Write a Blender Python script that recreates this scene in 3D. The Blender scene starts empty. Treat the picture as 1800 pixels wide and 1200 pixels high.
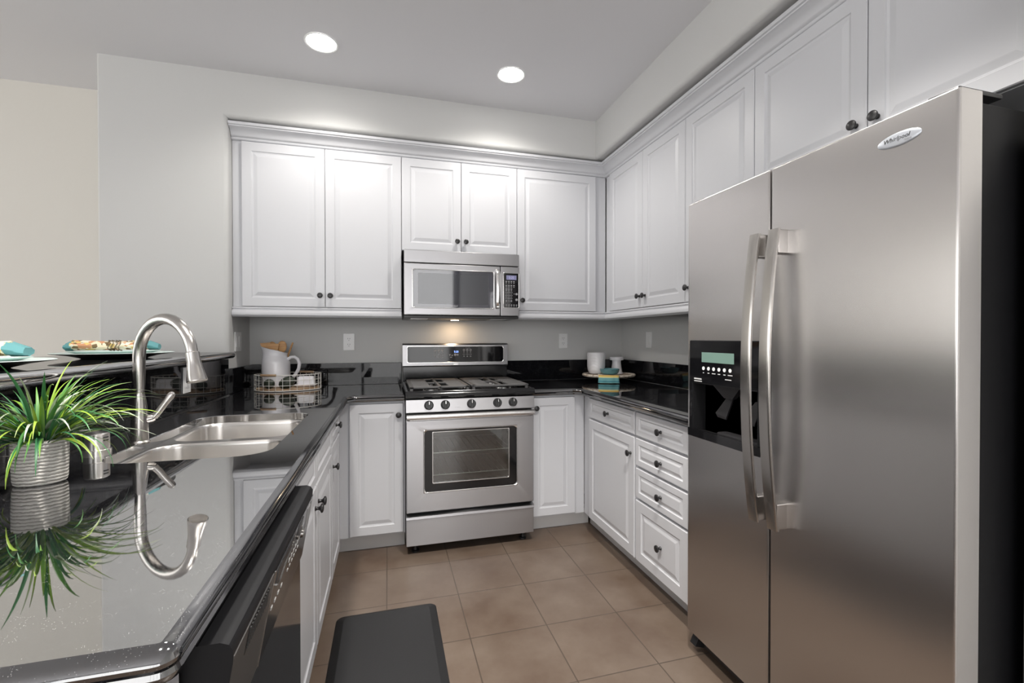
import bpy, bmesh, math, random
from mathutils import Vector, Matrix
random.seed(7)
C = bpy.context.scene.collection
S = bpy.context.scene
R = math.radians

# ------------------------------------------------------------------ camera
cam_d = bpy.data.cameras.new('camera'); cam = bpy.data.objects.new('camera', cam_d); C.objects.link(cam)
cam_d.sensor_width = 36.0; cam_d.lens = 36.0 * 793.417 / 1800.0; cam_d.clip_start = .02
cam.rotation_mode = 'XYZ'
cam.location = (0, 0, 1.2373)
cam.rotation_euler = (R(90 - 0.4926), R(0.047), R(-15.3835))
S.camera = cam
# ------------------------------------------------------------------ view, world
S.view_settings.view_transform = 'Standard'; S.view_settings.look = 'None'
S.view_settings.exposure = 0.70; S.view_settings.gamma = 1.0; S.view_settings.use_curve_mapping = False
S.cycles.use_denoising = True
S.cycles.max_bounces = 10; S.cycles.diffuse_bounces = 6; S.cycles.glossy_bounces = 6; S.cycles.transmission_bounces = 6
S.cycles.sample_clamp_indirect = 6.0
S.cycles.caustics_reflective = False; S.cycles.caustics_refractive = False
w = bpy.data.worlds.new('sky'); S.world = w; w.use_nodes = True
w.node_tree.nodes['Background'].inputs[0].default_value = (.75, .85, 1, 1)
w.node_tree.nodes['Background'].inputs[1].default_value = .6
FILL_REAR = 2.05      # glow of the unseen rear window, added to light the kitchen
FILL_LEFT = 1.7     # glow of the unseen dining side window, added as fill
DOWN_W = 3.8       # each recessed ceiling light

FILL_DOWN = 125.0  # two unseen downlights added to brighten base cabinets and floor
# ------------------------------------------------------------------ materials
def lin(c):
    return tuple(((x / 255.0) / 12.92 if x / 255.0 <= .04045 else (((x / 255.0) + .055) / 1.055) ** 2.4) for x in c) + (1,)
def mat(name, col, rough=.5, metal=0, ior=1.5, spec=.5, emit=None, es=0, aniso=0, coat=0, rot=.25, alpha=None):
    m = bpy.data.materials.new(name); m.use_nodes = True
    nt = m.node_tree; b = nt.nodes['Principled BSDF']
    b.inputs['Base Color'].default_value = col if len(col) == 4 else tuple(col) + (1,)
    b.inputs['Roughness'].default_value = rough; b.inputs['Metallic'].default_value = metal
    b.inputs['IOR'].default_value = ior; b.inputs['Specular IOR Level'].default_value = spec
    b.inputs['Coat Weight'].default_value = coat
    if emit: b.inputs['Emission Color'].default_value = tuple(emit) + (1,); b.inputs['Emission Strength'].default_value = es
    if aniso:
        b.inputs['Anisotropic'].default_value = aniso; b.inputs['Anisotropic Rotation'].default_value = rot
        t = nt.nodes.new('ShaderNodeTangent'); t.direction_type = 'RADIAL'; t.axis = 'Z'
        nt.links.new(t.outputs[0], b.inputs['Tangent'])
    return m
def nodes(m):
    nt = m.node_tree
    return nt, nt.nodes['Principled BSDF'], (lambda t: nt.nodes.new(t)), (lambda a, b: nt.links.new(a, b))
def add_noise_bump(m, scale, strength, dist=.001, vec_scale=None):
    nt, b, N, L = nodes(m)
    tc = N('ShaderNodeTexCoord'); mp = N('ShaderNodeMapping'); n = N('ShaderNodeTexNoise'); bp = N('ShaderNodeBump')
    if vec_scale: mp.inputs['Scale'].default_value = vec_scale
    n.inputs['Scale'].default_value = scale; n.inputs['Detail'].default_value = 4
    bp.inputs['Strength'].default_value = strength; bp.inputs['Distance'].default_value = dist
    L(tc.outputs['Object'], mp.inputs[0]); L(mp.outputs[0], n.inputs['Vector']); L(n.outputs[0], bp.inputs['Height']); L(bp.outputs[0], b.inputs['Normal'])
    return m
def add_noise_color(m, scale, c1, c2, vec_scale=None, lo=.35, hi=.65, detail=4):
    nt, b, N, L = nodes(m)
    tc = N('ShaderNodeTexCoord'); mp = N('ShaderNodeMapping'); n = N('ShaderNodeTexNoise'); r = N('ShaderNodeValToRGB')
    if vec_scale: mp.inputs['Scale'].default_value = vec_scale
    n.inputs['Scale'].default_value = scale; n.inputs['Detail'].default_value = detail
    r.color_ramp.elements[0].position = lo; r.color_ramp.elements[0].color = c1
    r.color_ramp.elements[1].position = hi; r.color_ramp.elements[1].color = c2
    L(tc.outputs['Object'], mp.inputs[0]); L(mp.outputs[0], n.inputs['Vector']); L(n.outputs[0], r.inputs[0]); L(r.outputs[0], b.inputs['Base Color'])
    return m

M = {}
M['wall'] = add_noise_bump(mat('wall_paint', (.56, .56, .553), .8, spec=.3), 260, .25, .0006)
M['wall_cream'] = add_noise_bump(mat('cream_wall_paint', (.64, .62, .575), .8, spec=.3), 260, .25, .0006)
M['ceil'] = mat('ceiling_paint', (.74, .74, .76), .85, spec=.2)
M['cab'] = mat('white_cabinet_paint', (.57, .575, .60), .38)
M['toe'] = mat('toe_kick_paint', (.62, .61, .6), .5)
M['knob'] = mat('black_bronze_knob', (.012, .011, .012), .35, spec=.6)
M['steel'] = mat('brushed_stainless_steel', (.57, .55, .54), .27, 1, aniso=.8, rot=0)
M['steel_range'] = mat('stainless_range_panel', (.41, .405, .415), .36, 1, aniso=.6)
M['steel_sink'] = mat('satin_sink_steel', (.72, .70, .68), .28, 1, aniso=.6)
M['nickel'] = mat('brushed_nickel', (.50, .48, .46), .22, 1, aniso=.5, rot=0)
M['chrome'] = mat('bright_handle_steel', (.74, .73, .72), .2, 1)
M['blk'] = mat('black_plastic', (.012, .012, .013), .35)
M['blkmatte'] = mat('matte_black_plastic', (.016, .0155, .017), .42, spec=.4)
M['blkgloss'] = mat('glossy_black_glass', (.006, .006, .007), .06, ior=1.5)
M['dwdoor'] = mat('glossy_black_dishwasher_door', (.008, .008, .009), .09, ior=2.4)
M['enamel'] = mat('black_enamel', (.01, .01, .011), .14)
M['iron'] = mat('cast_iron_grate', (.10, .098, .098), .5, spec=.6)
M['blkside'] = add_noise_bump(mat('textured_black_side', (.006, .006, .007), .5, spec=.15), 600, .2, .0003)
M['white'] = mat('white_plastic', (.78, .78, .78), .35)
M['slot'] = mat('dark_slot', (.03, .03, .03), .6)
M['ceramic'] = mat('white_ceramic', (.82, .81, .84), .15, coat=.3)
M['wire'] = mat('white_wire', (.75, .73, .69), .45)
M['label'] = mat('pale_label_print', (.6, .6, .6), .5)
M['labeldim'] = mat('grey_label_print', (.28, .28, .29), .5)
M['blue'] = mat('blue_clock_digits', (.1, .2, .8), .5, emit=(.25, .4, 1), es=2.0)
M['lcd'] = mat('grey_violet_lcd', (.16, .16, .26), .3, emit=(.3, .3, .55), es=.12)
M['lcddark'] = mat('lcd_digits', (.5, .5, .75), .3)
M['lcdgreen'] = mat('green_lcd', (.17, .27, .23), .15)
M['lamp'] = mat('downlight_lens', (1, 1, 1), .5, emit=(1, .97, .92), es=14)
M['warm'] = mat('cooktop_lamp_lens', (1, 1, 1), .5, emit=(1, .78, .55), es=8)
M['teal'] = mat('teal_ceramic', lin((84, 128, 134)), .18, coat=.4)
M['avocado'] = add_noise_bump(mat('dark_green_rind', lin((44, 52, 40)), .45), 90, .5, .002)
M['mint'] = mat('pale_mint_plate', lin((205, 222, 218)), .25)
M['platedark'] = mat('dark_plate_underside', (.02, .019, .018), .3)
M['bronze'] = mat('napkin_ring_metal', (.25, .2, .13), .35, 1)
M['soil'] = mat('green_moss', lin((120, 135, 50)), .9)

def wood(name, c1, c2):
    return add_noise_color(mat(name, c1, .5), 12, c1, c2, (1, 1, 8), .3, .7)
M['wood'] = wood('light_wood', lin((205, 160, 105)), lin((170, 122, 75)))
M['woodw'] = wood('whitewashed_wood', lin((205, 180, 150)), lin((150, 118, 88)))
M['woodtray'] = wood('tray_wood', lin((160, 140, 122)), lin((110, 92, 78)))

def granite(name, ior, rough, speck=.26):
    m = mat(name, (.006, .006, .007), rough, ior=ior)
    nt, b, N, L = nodes(m)
    tc = N('ShaderNodeTexCoord'); v = N('ShaderNodeTexVoronoi'); v.inputs['Scale'].default_value = 380
    r = N('ShaderNodeValToRGB'); r.color_ramp.elements[0].position = .06; r.color_ramp.elements[0].color = (.45, .45, .46, 1)
    r.color_ramp.elements[1].position = .17; r.color_ramp.elements[1].color = (.006, .006, .0075, 1)
    n = N('ShaderNodeTexNoise'); n.inputs['Scale'].default_value = 40; mx = N('ShaderNodeMixRGB')
    r2 = N('ShaderNodeValToRGB'); r2.color_ramp.elements[0].position = .38; r2.color_ramp.elements[1].position = .62
    L(tc.outputs['Object'], v.inputs['Vector']); L(tc.outputs['Object'], n.inputs['Vector']); L(v.outputs['Distance'], r.inputs[0]); L(n.outputs[0], r2.inputs[0])
    mx.inputs[1].default_value = (.006, .006, .0075, 1); L(r2.outputs[0], mx.inputs[0]); L(r.outputs[0], mx.inputs[2]); L(mx.outputs[0], b.inputs['Base Color'])
    ad = N('ShaderNodeMixShader'); df = N('ShaderNodeBsdfDiffuse'); df.inputs[0].default_value = (.62, .61, .58, 1)
    ml = N('ShaderNodeMath'); ml.operation = 'MULTIPLY'; r3 = N('ShaderNodeValToRGB'); r3.color_ramp.elements[0].position = .10; r3.color_ramp.elements[0].color = (1, 1, 1, 1); r3.color_ramp.elements[1].position = .24; r3.color_ramp.elements[1].color = (0, 0, 0, 1)
    L(v.outputs['Distance'], r3.inputs[0]); L(r3.outputs[0], ml.inputs[0]); L(r2.outputs[0], ml.inputs[1])
    m2 = N('ShaderNodeMath'); m2.operation = 'MULTIPLY'; m2.inputs[1].default_value = speck; L(ml.outputs[0], m2.inputs[0]); L(m2.outputs[0], ad.inputs[0])
    L(b.outputs[0], ad.inputs[1]); L(df.outputs[0], ad.inputs[2]); L(ad.outputs[0], nt.nodes['Material Output'].inputs[0])
    return m
M['granite'] = granite('polished_black_granite', 9.0, .025)
M['granite_edge'] = granite('black_granite_edge', 2.8, .06, .08)
M['granite_wall'] = granite('black_granite_splash', 1.42, .03, .06)

def tile():
    m = mat('floor_tile', (.2, .16, .13), .28, spec=.5)
    nt, b, N, L = nodes(m)
    tc = N('ShaderNodeTexCoord'); mp = N('ShaderNodeMapping')
    T = .332
    mp.inputs['Location'].default_value = (.008 + 10 * T, -2.158 + 20 * T, 0)
    br = N('ShaderNodeTexBrick'); br.offset = 0; br.squash = 1
    for k, v in (('Scale', 1.0), ('Mortar Size', .0026), ('Mortar Smooth', .1), ('Brick Width', T), ('Row Height', T), ('Bias', 0)):
        br.inputs[k].default_value = v
    br.inputs['Color1'].default_value = (.36, .36, .36, 1); br.inputs['Color2'].default_value = (.60, .60, .60, 1); br.inputs['Mortar'].default_value = (1, 1, 1, 1)
    n = N('ShaderNodeTexNoise'); n.inputs['Scale'].default_value = 3.2; n.inputs['Detail'].default_value = 8; n.inputs['Roughness'].default_value = .62
    r = N('ShaderNodeValToRGB'); e = r.color_ramp.elements
    e[0].position = .32; e[0].color = lin((96, 79, 67)); e[1].position = .68; e[1].color = lin((120, 106, 94))
    hs = N('ShaderNodeMixRGB'); hs.blend_type = 'MULTIPLY'; hs.inputs[0].default_value = .18
    mx = N('ShaderNodeMixRGB'); mx.inputs[2].default_value = lin((80, 69, 60))
    L(tc.outputs['Object'], mp.inputs[0]); L(mp.outputs[0], br.inputs['Vector']); L(tc.outputs['Object'], n.inputs['Vector']); L(n.outputs[0], r.inputs[0])
    L(r.outputs[0], hs.inputs[1]); L(br.outputs['Color'], hs.inputs[2]); L(hs.outputs[0], mx.inputs[1]); L(br.outputs['Fac'], mx.inputs[0]); L(mx.outputs[0], b.inputs['Base Color'])
    bp = N('ShaderNodeBump'); bp.inputs['Strength'].default_value = .5; bp.inputs['Distance'].default_value = .002; bp.invert = True
    L(br.outputs['Fac'], bp.inputs['Height']); L(bp.outputs[0], b.inputs['Normal'])
    rr = N('ShaderNodeMapRange'); rr.inputs[3].default_value = .22; rr.inputs[4].default_value = .42; L(n.outputs[0], rr.inputs[0]); L(rr.outputs[0], b.inputs['Roughness'])
    return m
M['tile'] = tile()
M['mat'] = add_noise_bump(mat('charcoal_foam_mat', (.012, .012, .013), .5), 160, .4, .001)

def oven_glass():
    m = bpy.data.materials.new('oven_window_glass'); m.use_nodes = True; nt = m.node_tree; nt.nodes.clear()
    o = nt.nodes.new('ShaderNodeOutputMaterial'); mx = nt.nodes.new('ShaderNodeMixShader'); t = nt.nodes.new('ShaderNodeBsdfTransparent'); g = nt.nodes.new('ShaderNodeBsdfGlossy')
    t.inputs[0].default_value = (.55, .57, .56, 1); g.inputs['Roughness'].default_value = .04; mx.inputs[0].default_value = .16
    nt.links.new(t.outputs[0], mx.inputs[1]); nt.links.new(g.outputs[0], mx.inputs[2]); nt.links.new(mx.outputs[0], o.inputs[0])
    return m
M['ovenglass'] = oven_glass()
M['ovenin'] = mat('grey_oven_enamel', (.16, .165, .16), .35)
M['rack'] = mat('oven_rack_wire', (.7, .7, .68), .3, 1)

def stripes(name, base, dark, scale, rough=.7):
    m = mat(name, base, rough); nt, b, N, L = nodes(m)
    tc = N('ShaderNodeTexCoord'); wv = N('ShaderNodeTexWave'); wv.wave_type = 'BANDS'; wv.bands_direction = 'Z'
    wv.inputs['Scale'].default_value = scale; wv.inputs['Distortion'].default_value = 2.0; wv.inputs['Detail'].default_value = 3; wv.inputs['Detail Scale'].default_value = 2.5
    r = N('ShaderNodeValToRGB'); r.color_ramp.elements[0].position = .0; r.color_ramp.elements[0].color = dark; r.color_ramp.elements[1].position = .35; r.color_ramp.elements[1].color = base
    bp = N('ShaderNodeBump'); bp.inputs['Strength'].default_value = .7; bp.inputs['Distance'].default_value = .002
    L(tc.outputs['Object'], wv.inputs['Vector']); L(wv.outputs[0], r.inputs[0]); L(r.outputs[0], b.inputs['Base Color']); L(wv.outputs[0], bp.inputs['Height']); L(bp.outputs[0], b.inputs['Normal'])
    return m
M['pot'] = stripes('white_ribbed_stoneware', lin((232, 229, 222)), lin((150, 144, 136)), 42)

def leafmat():
    m = mat('grass_leaf', (.1, .3, .05), .42, spec=.45); nt, b, N, L = nodes(m)
    a = N('ShaderNodeAttribute'); a.attribute_name = 'tint'; r = N('ShaderNodeValToRGB'); e = r.color_ramp.elements
    e[0].position = 0; e[0].color = lin((34, 78, 60)); e[1].position = 1; e[1].color = lin((196, 205, 190))
    for p, c in ((.3, (52, 112, 62)), (.55, (104, 150, 62)), (.78, (146, 172, 52)), (.9, (128, 140, 112))):
        x = e.new(p); x.color = lin(c)
    L(a.outputs['Fac'], r.inputs[0]); L(r.outputs[0], b.inputs['Base Color'])
    return m
M['leaf'] = leafmat()

def patterned(name, cols, scale):
    m = mat(name, cols[0], .85); nt, b, N, L = nodes(m)
    tc = N('ShaderNodeTexCoord'); v = N('ShaderNodeTexVoronoi'); v.inputs['Scale'].default_value = scale
    r = N('ShaderNodeValToRGB'); r.color_ramp.interpolation = 'CONSTANT'; e = r.color_ramp.elements
    sp = N('ShaderNodeSeparateColor')
    e[0].color = cols[0]; e[1].position = 1.0 / len(cols); e[1].color = cols[1]
    for i in range(2, len(cols)):
        x = e.new(i / len(cols)); x.color = cols[i]
    L(tc.outputs['Object'], v.inputs['Vector']); L(v.outputs['Color'], sp.inputs[0]); L(sp.outputs[0], r.inputs[0]); L(r.outputs[0], b.inputs['Base Color'])
    return m
M['napkin'] = patterned('floral_napkin_cloth', [lin((232, 220, 190)), lin((206, 150, 112)), lin((236, 226, 200)), lin((120, 100, 70)), lin((222, 196, 120)), lin((240, 232, 214))], 75)
M['napteal'] = mat('teal_napkin_hem', lin((92, 148, 152)), .85)

def cloth_bands():
    m = mat('banded_towel_cloth', (1, 1, 1), .85); nt, b, N, L = nodes(m)
    a = N('ShaderNodeAttribute'); a.attribute_name = 'tint'; r = N('ShaderNodeValToRGB'); r.color_ramp.interpolation = 'CONSTANT'; e = r.color_ramp.elements
    e[0].color = lin((226, 222, 210)); e[1].position = .69; e[1].color = lin((206, 120, 96))
    for p, c in ((.71, (226, 204, 120)), (.755, (190, 120, 60)), (.77, (226, 204, 120)), (.82, (222, 222, 190)), (.835, (112, 166, 168)), (.93, (30, 110, 130)), (.955, (112, 166, 168))):
        x = e.new(p); x.color = lin(c)
    L(a.outputs['Fac'], r.inputs[0]); L(r.outputs[0], b.inputs['Base Color'])
    return m
M['towel'] = cloth_bands()

def herring():
    m = mat('chevron_ceramic', (.82, .81, .83), .3); nt, b, N, L = nodes(m)
    tc = N('ShaderNodeTexCoord'); wv = N('ShaderNodeTexWave'); wv.wave_type = 'BANDS'; wv.bands_direction = 'DIAGONAL'; wv.inputs['Scale'].default_value = 30
    bp = N('ShaderNodeBump'); bp.inputs['Strength'].default_value = .35; bp.inputs['Distance'].default_value = .002
    L(tc.outputs['Object'], wv.inputs['Vector']); L(wv.outputs[0], bp.inputs['Height']); L(bp.outputs[0], b.inputs['Normal'])
    return m
M['chevron'] = herring()
M['windowglow'] = mat('daylit_window_glass', (.9, .95, 1), .2, emit=(1, .99, .98), es=FILL_REAR)  # evenly glowing pane, added fill light behind the camera
M['windowglow2'] = mat('daylit_side_window_glass', (.9, .95, 1), .2, emit=(1, .98, .94), es=FILL_LEFT)  # glowing pane added as fill from the left, out of view

# ------------------------------------------------------------------ mesh helpers
def FR(o, u, v, n):
    m = Matrix.Identity(4)
    for i, a in enumerate((u, v, n, o)):
        for j in range(3): m[j][i] = a[j]
    return m
ID = Matrix.Identity(4)
class MB:
    def __init__(s): s.bm = bmesh.new()
    def add(s, bm2, T=None):
        if T is not None: bm2.transform(T)
        me = bpy.data.meshes.new('tmp'); bm2.to_mesh(me); bm2.free(); s.bm.from_mesh(me); bpy.data.meshes.remove(me)
        return s
    def box(s, x0, x1, y0, y1, z0, z1, T=None, bev=0, seg=2):
        b = bmesh.new(); bmesh.ops.create_cube(b, size=1)
        bmesh.ops.scale(b, vec=(x1 - x0, y1 - y0, z1 - z0), verts=b.verts)
        bmesh.ops.translate(b, vec=((x0 + x1) / 2, (y0 + y1) / 2, (z0 + z1) / 2), verts=b.verts)
        if bev: bmesh.ops.bevel(b, geom=b.edges[:], offset=bev, segments=seg, affect='EDGES', profile=.5)
        return s.add(b, T)
    def loft(s, loops, T=None, caps=(True, True), closed=True, wrap=False):
        b = bmesh.new(); vs = [[b.verts.new(p) for p in l] for l in loops]
        n = len(vs[0]); rng = range(n if closed else n - 1); prs = list(zip(vs[:-1], vs[1:]))
        if wrap: prs.append((vs[-1], vs[0]))
        for a, c in prs:
            for i in rng:
                j = (i + 1) % n
                try: b.faces.new((a[i], a[j], c[j], c[i]))
                except ValueError: pass
        if closed and not wrap:
            if caps[0]: b.faces.new(vs[0][::-1])
            if caps[1]: b.faces.new(vs[-1])
        bmesh.ops.recalc_face_normals(b, faces=b.faces)
        return s.add(b, T)
    def lathe(s, prof, T=None, seg=32, sx=1, sy=1, caps=(True, True)):
        return s.loft([[(r * math.cos(2 * math.pi * k / seg) * sx, r * math.sin(2 * math.pi * k / seg) * sy, z) for k in range(seg)] for r, z in prof], T, caps)
    def tube(s, pts, r, seg=10, T=None, closed=False, caps=True):
        P = [Vector(p) for p in pts]; n = len(P); rs = r if isinstance(r, (list, tuple)) else [r] * n
        loops = []; ref = None
        for i in range(n):
            if closed: t = (P[(i + 1) % n] - P[i - 1])
            else: t = P[min(i + 1, n - 1)] - P[max(i - 1, 0)]
            t.normalize()
            if ref is None:
                ref = t.cross(Vector((0, 0, 1)))
                if ref.length < .1: ref = t.cross(Vector((0, 1, 0)))
            ref = (ref - t * ref.dot(t)).normalized(); bn = t.cross(ref)
            loops.append([P[i] + (ref * math.cos(2 * math.pi * k / seg) + bn * math.sin(2 * math.pi * k / seg)) * rs[i] for k in range(seg)])
        return s.loft(loops, T, (caps, caps), wrap=closed)
    def prism(s, poly, z0, z1, T=None):
        return s.loft([[(p[0], p[1], z0) for p in poly], [(p[0], p[1], z1) for p in poly]], T)
    def quad(s, *ps):
        b = bmesh.new(); b.faces.new([b.verts.new(p) for p in ps]); return s.add(b)
    def build(s, name, m, parent=None, origin=None, label=None, flat=False):
        wo = Vector(parent['_wo']) if parent is not None else Vector(origin if origin is not None else (0, 0, 0))
        bm = s.bm; bmesh.ops.remove_doubles(bm, verts=bm.verts, dist=1e-6)
        bm.transform(Matrix.Translation(-wo))
        for f in bm.faces: f.smooth = not flat
        for e in bm.edges:
            if len(e.link_faces) == 2:
                try: e.smooth = e.calc_face_angle() < R(38)
                except ValueError: e.smooth = False
        me = bpy.data.meshes.new(name); bm.to_mesh(me); bm.free(); me.materials.append(M[m] if isinstance(m, str) else m)
        o = bpy.data.objects.new(name, me); C.objects.link(o)
        if parent is not None: o.parent = parent
        else: o.location = wo
        o['_wo'] = list(wo)
        if label: o['label'] = label
        if not flat:
            wn = o.modifiers.new('normals', 'WEIGHTED_NORMAL'); wn.keep_sharp = True; wn.weight = 90
        return o
def thing(name, label, cat, loc, group=None):
    o = bpy.data.objects.new(name, None); C.objects.link(o); o.location = loc; o['_wo'] = list(loc); o.empty_display_size = .05
    o['label'] = label; o['category'] = cat
    if group: o['group'] = group
    return o
def tag(o, label, cat, group=None):
    o['label'] = label; o['category'] = cat
    if group: o['group'] = group
    return o
def struct(o): o['kind'] = 'structure'; return o

def rrect(x0, x1, y0, y1, r, seg=6):
    P = []
    for cx, cy, a0 in ((x1 - r, y0 + r, -90), (x1 - r, y1 - r, 0), (x0 + r, y1 - r, 90), (x0 + r, y0 + r, 180)):
        for k in range(seg + 1):
            a = R(a0 + 90 * k / seg); P.append((cx + r * math.cos(a), cy + r * math.sin(a)))
    return P
def offset_poly(P, d):           # CCW polygon, positive d moves inward
    n = len(P); out = []
    for i in range(n):
        a = Vector(P[i - 1]); b = Vector(P[i]); c = Vector(P[(i + 1) % n])
        e1 = (b - a).normalized(); e2 = (c - b).normalized()
        n1 = Vector((-e1.y, e1.x)); n2 = Vector((-e2.y, e2.x)); m = (n1 + n2)
        m = m / max(m.length_squared / 2, .2)
        out.append((b.x + m.x * d, b.y + m.y * d))
    return out
def fill_with_holes(outer, holes, z):
    b = bmesh.new()
    for P in [outer] + holes:
        vs = [b.verts.new((x, y, z)) for x, y in P]
        for i in range(len(vs)): b.edges.new((vs[i], vs[(i + 1) % len(vs)]))
    bmesh.ops.triangle_fill(b, use_beauty=True, use_dissolve=False, edges=b.edges[:], normal=(0, 0, 1))
    return b
def text_mesh(txt, size, T, m, parent, name='lettering', ext=.0003, align='CENTER', shear=0, label=None):
    cu = bpy.data.curves.new('txt', 'FONT'); cu.body = txt; cu.size = size; cu.extrude = ext; cu.align_x = align; cu.align_y = 'CENTER'; cu.shear = shear; cu.resolution_u = 3
    to = bpy.data.objects.new('txt', cu); C.objects.link(to)
    dg = bpy.context.evaluated_depsgraph_get(); me = bpy.data.meshes.new_from_object(to.evaluated_get(dg))
    bpy.data.objects.remove(to); bpy.data.curves.remove(cu)
    b = bmesh.new(); b.from_mesh(me); bpy.data.meshes.remove(me)
    mb = MB(); mb.add(b, T)
    return mb.build(name, m, parent, label=label, flat=True)

X_, Y_, Z_ = Vector((1, 0, 0)), Vector((0, 1, 0)), Vector((0, 0, 1))
def back(x, y, z): return FR((x, y, z), X_, Z_, -Y_)        # looks toward the camera
def right(x, y, z): return FR((x, y, z), -Y_, Z_, -X_)      # right run, faces left
def left(x, y, z): return FR((x, y, z), Y_, Z_, X_)         # left run, faces right

# knob: axis +z, base at 0
kb = MB(); kb.lathe([(.0075, 0), (.0085, .002), (.006, .006), (.0055, .012), (.009, .017), (.0155, .020), (.0165, .023), (.0155, .026), (.010, .0285), (.003, .0295)], seg=20)
KNOB = kb.build('knob', 'knob'); KM = KNOB.data; bpy.data.objects.remove(KNOB)
def knob(parent, T, x, y):
    o = bpy.data.objects.new('knob', KM); C.objects.link(o); o.parent = parent
    Mt = Matrix.Translation(-Vector(parent['_wo'])) @ T @ Matrix.Translation((x, y, 0))
    o.matrix_basis = Mt
    o['_wo'] = [0, 0, 0]
    return o
def panel(T, wd, ht, root, name='door', fw=.052, kn=None, th=.02):
    """raised panel front; T at the lower left corner on the carcass face"""
    mb = MB(); g = .0015
    rows = [(0, 0), (0, th - .003), (.003, th), (fw, th), (fw + .003, th - .004), (fw + .010, th - .006), (fw + .013, th - .0055), (fw + .030, th - .0008), (fw + .033, th - .0003)]
    if fw < .04: rows = [(0, 0), (0, th - .003), (.003, th), (fw, th), (fw + .003, th - .004), (fw + .008, th - .006), (fw + .022, th - .0008), (fw + .024, th - .0003)]
    mb.loft([[(g + i, g + i, z), (wd - g - i, g + i, z), (wd - g - i, ht - g - i, z), (g + i, ht - g - i, z)] for i, z in rows], T)
    d = mb.build(name, 'cab', root, flat=True)
    if kn: knob(d, T @ Matrix.Translation((0, 0, th)), *kn)
    return d

# ------------------------------------------------------------------ room shell
HC = 2.74
XL0, YR0 = -4.8, -2.8
mb = MB(); mb.box(XL0 - .1, 2.0, YR0 - .1, 3.5, -.1, 0); struct(mb.build('floor', 'tile'))
mb = MB(); mb.box(XL0 - .1, 2.0, YR0 - .1, 3.5, HC, HC + .1); struct(mb.build('ceiling', 'ceil'))
mb = MB(); mb.box(-.87, 2.0, 3.295, 3.5, 0, HC); struct(mb.build('wall_back', 'wall'))
mb = MB(); mb.box(1.83, 2.0, .645, 3.295, 0, HC); struct(mb.build('wall_right', 'wall'))
rb = .022
poly = [(-1.48, 3.5), (-1.48, 2.889 + rb * .5), (-1.48 + rb * .5, 2.889)] + [(-.87 - rb + rb * math.sin(R(a)), 2.889 + rb - rb * math.cos(R(a))) for a in range(0, 91, 9)] + [(-.87, 3.5)]
mb = MB(); mb.prism(poly, 0, HC); struct(mb.build('wall_back_left', 'wall', flat=True))
mb = MB(); mb.box(XL0, -1.48, 3.32, 3.5, 0, HC); struct(mb.build('wall_far', 'wall_cream'))
# soffit above the cabinets: rounded lower edge, inside corner
prof = [(0, HC)] + [(rb - rb * math.cos(R(a)), 2.482 + rb - rb * math.sin(R(a))) for a in range(0, 91, 9)] + [(.41, 2.482), (.41, HC)]
def lsweep(profile, x0, yf, xf, y1):
    return [[(x0, yf + d, z), (xf + d, yf + d, z), (xf + d, y1, z)] for d, z in profile]
def build_lsweep(profile, x0, yf, xf, y1):
    L = lsweep(profile, x0, yf, xf, y1); loops = [[L[i][k] for i in range(len(L))] for k in range(3)]
    return MB().loft(loops)
struct(build_lsweep(prof, -.892, 2.889, 1.40, .640).build('wall_soffit', 'wall', flat=True))
poly = [(2.0, .645), (1.312 + rb, .645)] + [(1.312 + rb - rb * math.sin(R(a)), .645 - rb + rb * math.cos(R(a))) for a in range(0, 91, 9)] + [(1.312, YR0), (2.0, YR0)]
mb = MB(); mb.prism(poly, 0, HC); struct(mb.build('wall_right_front', 'wall', flat=True))
def wall_with_window(name, axis, pos, a0, a1, w0, w1, z0, z1, m, gm, wname):
    mb = MB()
    def bx(p0, p1, q0, q1):
        if axis == 'X': mb.box(pos - .1, pos, p0, p1, q0, q1)
        else: mb.box(p0, p1, pos - .1, pos, q0, q1)
    bx(a0, w0, 0, HC); bx(w1, a1, 0, HC); bx(w0, w1, 0, z0); bx(w0, w1, z1, HC)
    struct(mb.build(name, m))
    win = thing(wname, '', 'x', (0, 0, 0)); del win['label']; del win['category']; struct(win)
    fr = MB(); gl = MB()
    def fb(p0, p1, q0, q1, d0, d1, t):
        if axis == 'X': t.box(pos + d0, pos + d1, p0, p1, q0, q1)
        else: t.box(p0, p1, pos + d0, pos + d1, q0, q1)
    f = .06
    fb(w0 - f, w0, z0 - f, z1 + f, -.02, .02, fr); fb(w1, w1 + f, z0 - f, z1 + f, -.02, .02, fr); fb(w0, w1, z0 - f, z0, -.02, .03, fr); fb(w0, w1, z1, z1 + f, -.02, .02, fr)
    for q_ in range(1, 5): xm = w0 + (w1 - w0) * q_ / 5; fb(xm - .025, xm + .025, z0, z1, -.05, -.01, fr)
    fb(w0, w1, z0, z1, -.07, -.06, gl)
    fr.build('window_frame', 'cab', win); gl.build('glass', gm, win)
wall_with_window('wall_rear', 'Y', YR0, XL0, 2.0, -3.0, 1.2, .06, 2.56, 'wall', 'windowglow', 'window_1')  # window wall added behind the camera as a broad light source
wall_with_window('wall_left', 'X', XL0, YR0, 3.5, -2.4, 3.0, .3, 2.4, 'wall', 'windowglow2', 'window_2')  # window added out of view to light the kitchen from the left
# pony wall under the bar ledge
mb = MB(); mb.box(-1.02, -.891, .56, 2.889, 0, 1.118); struct(mb.build('wall_bar', 'wall'))

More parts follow.
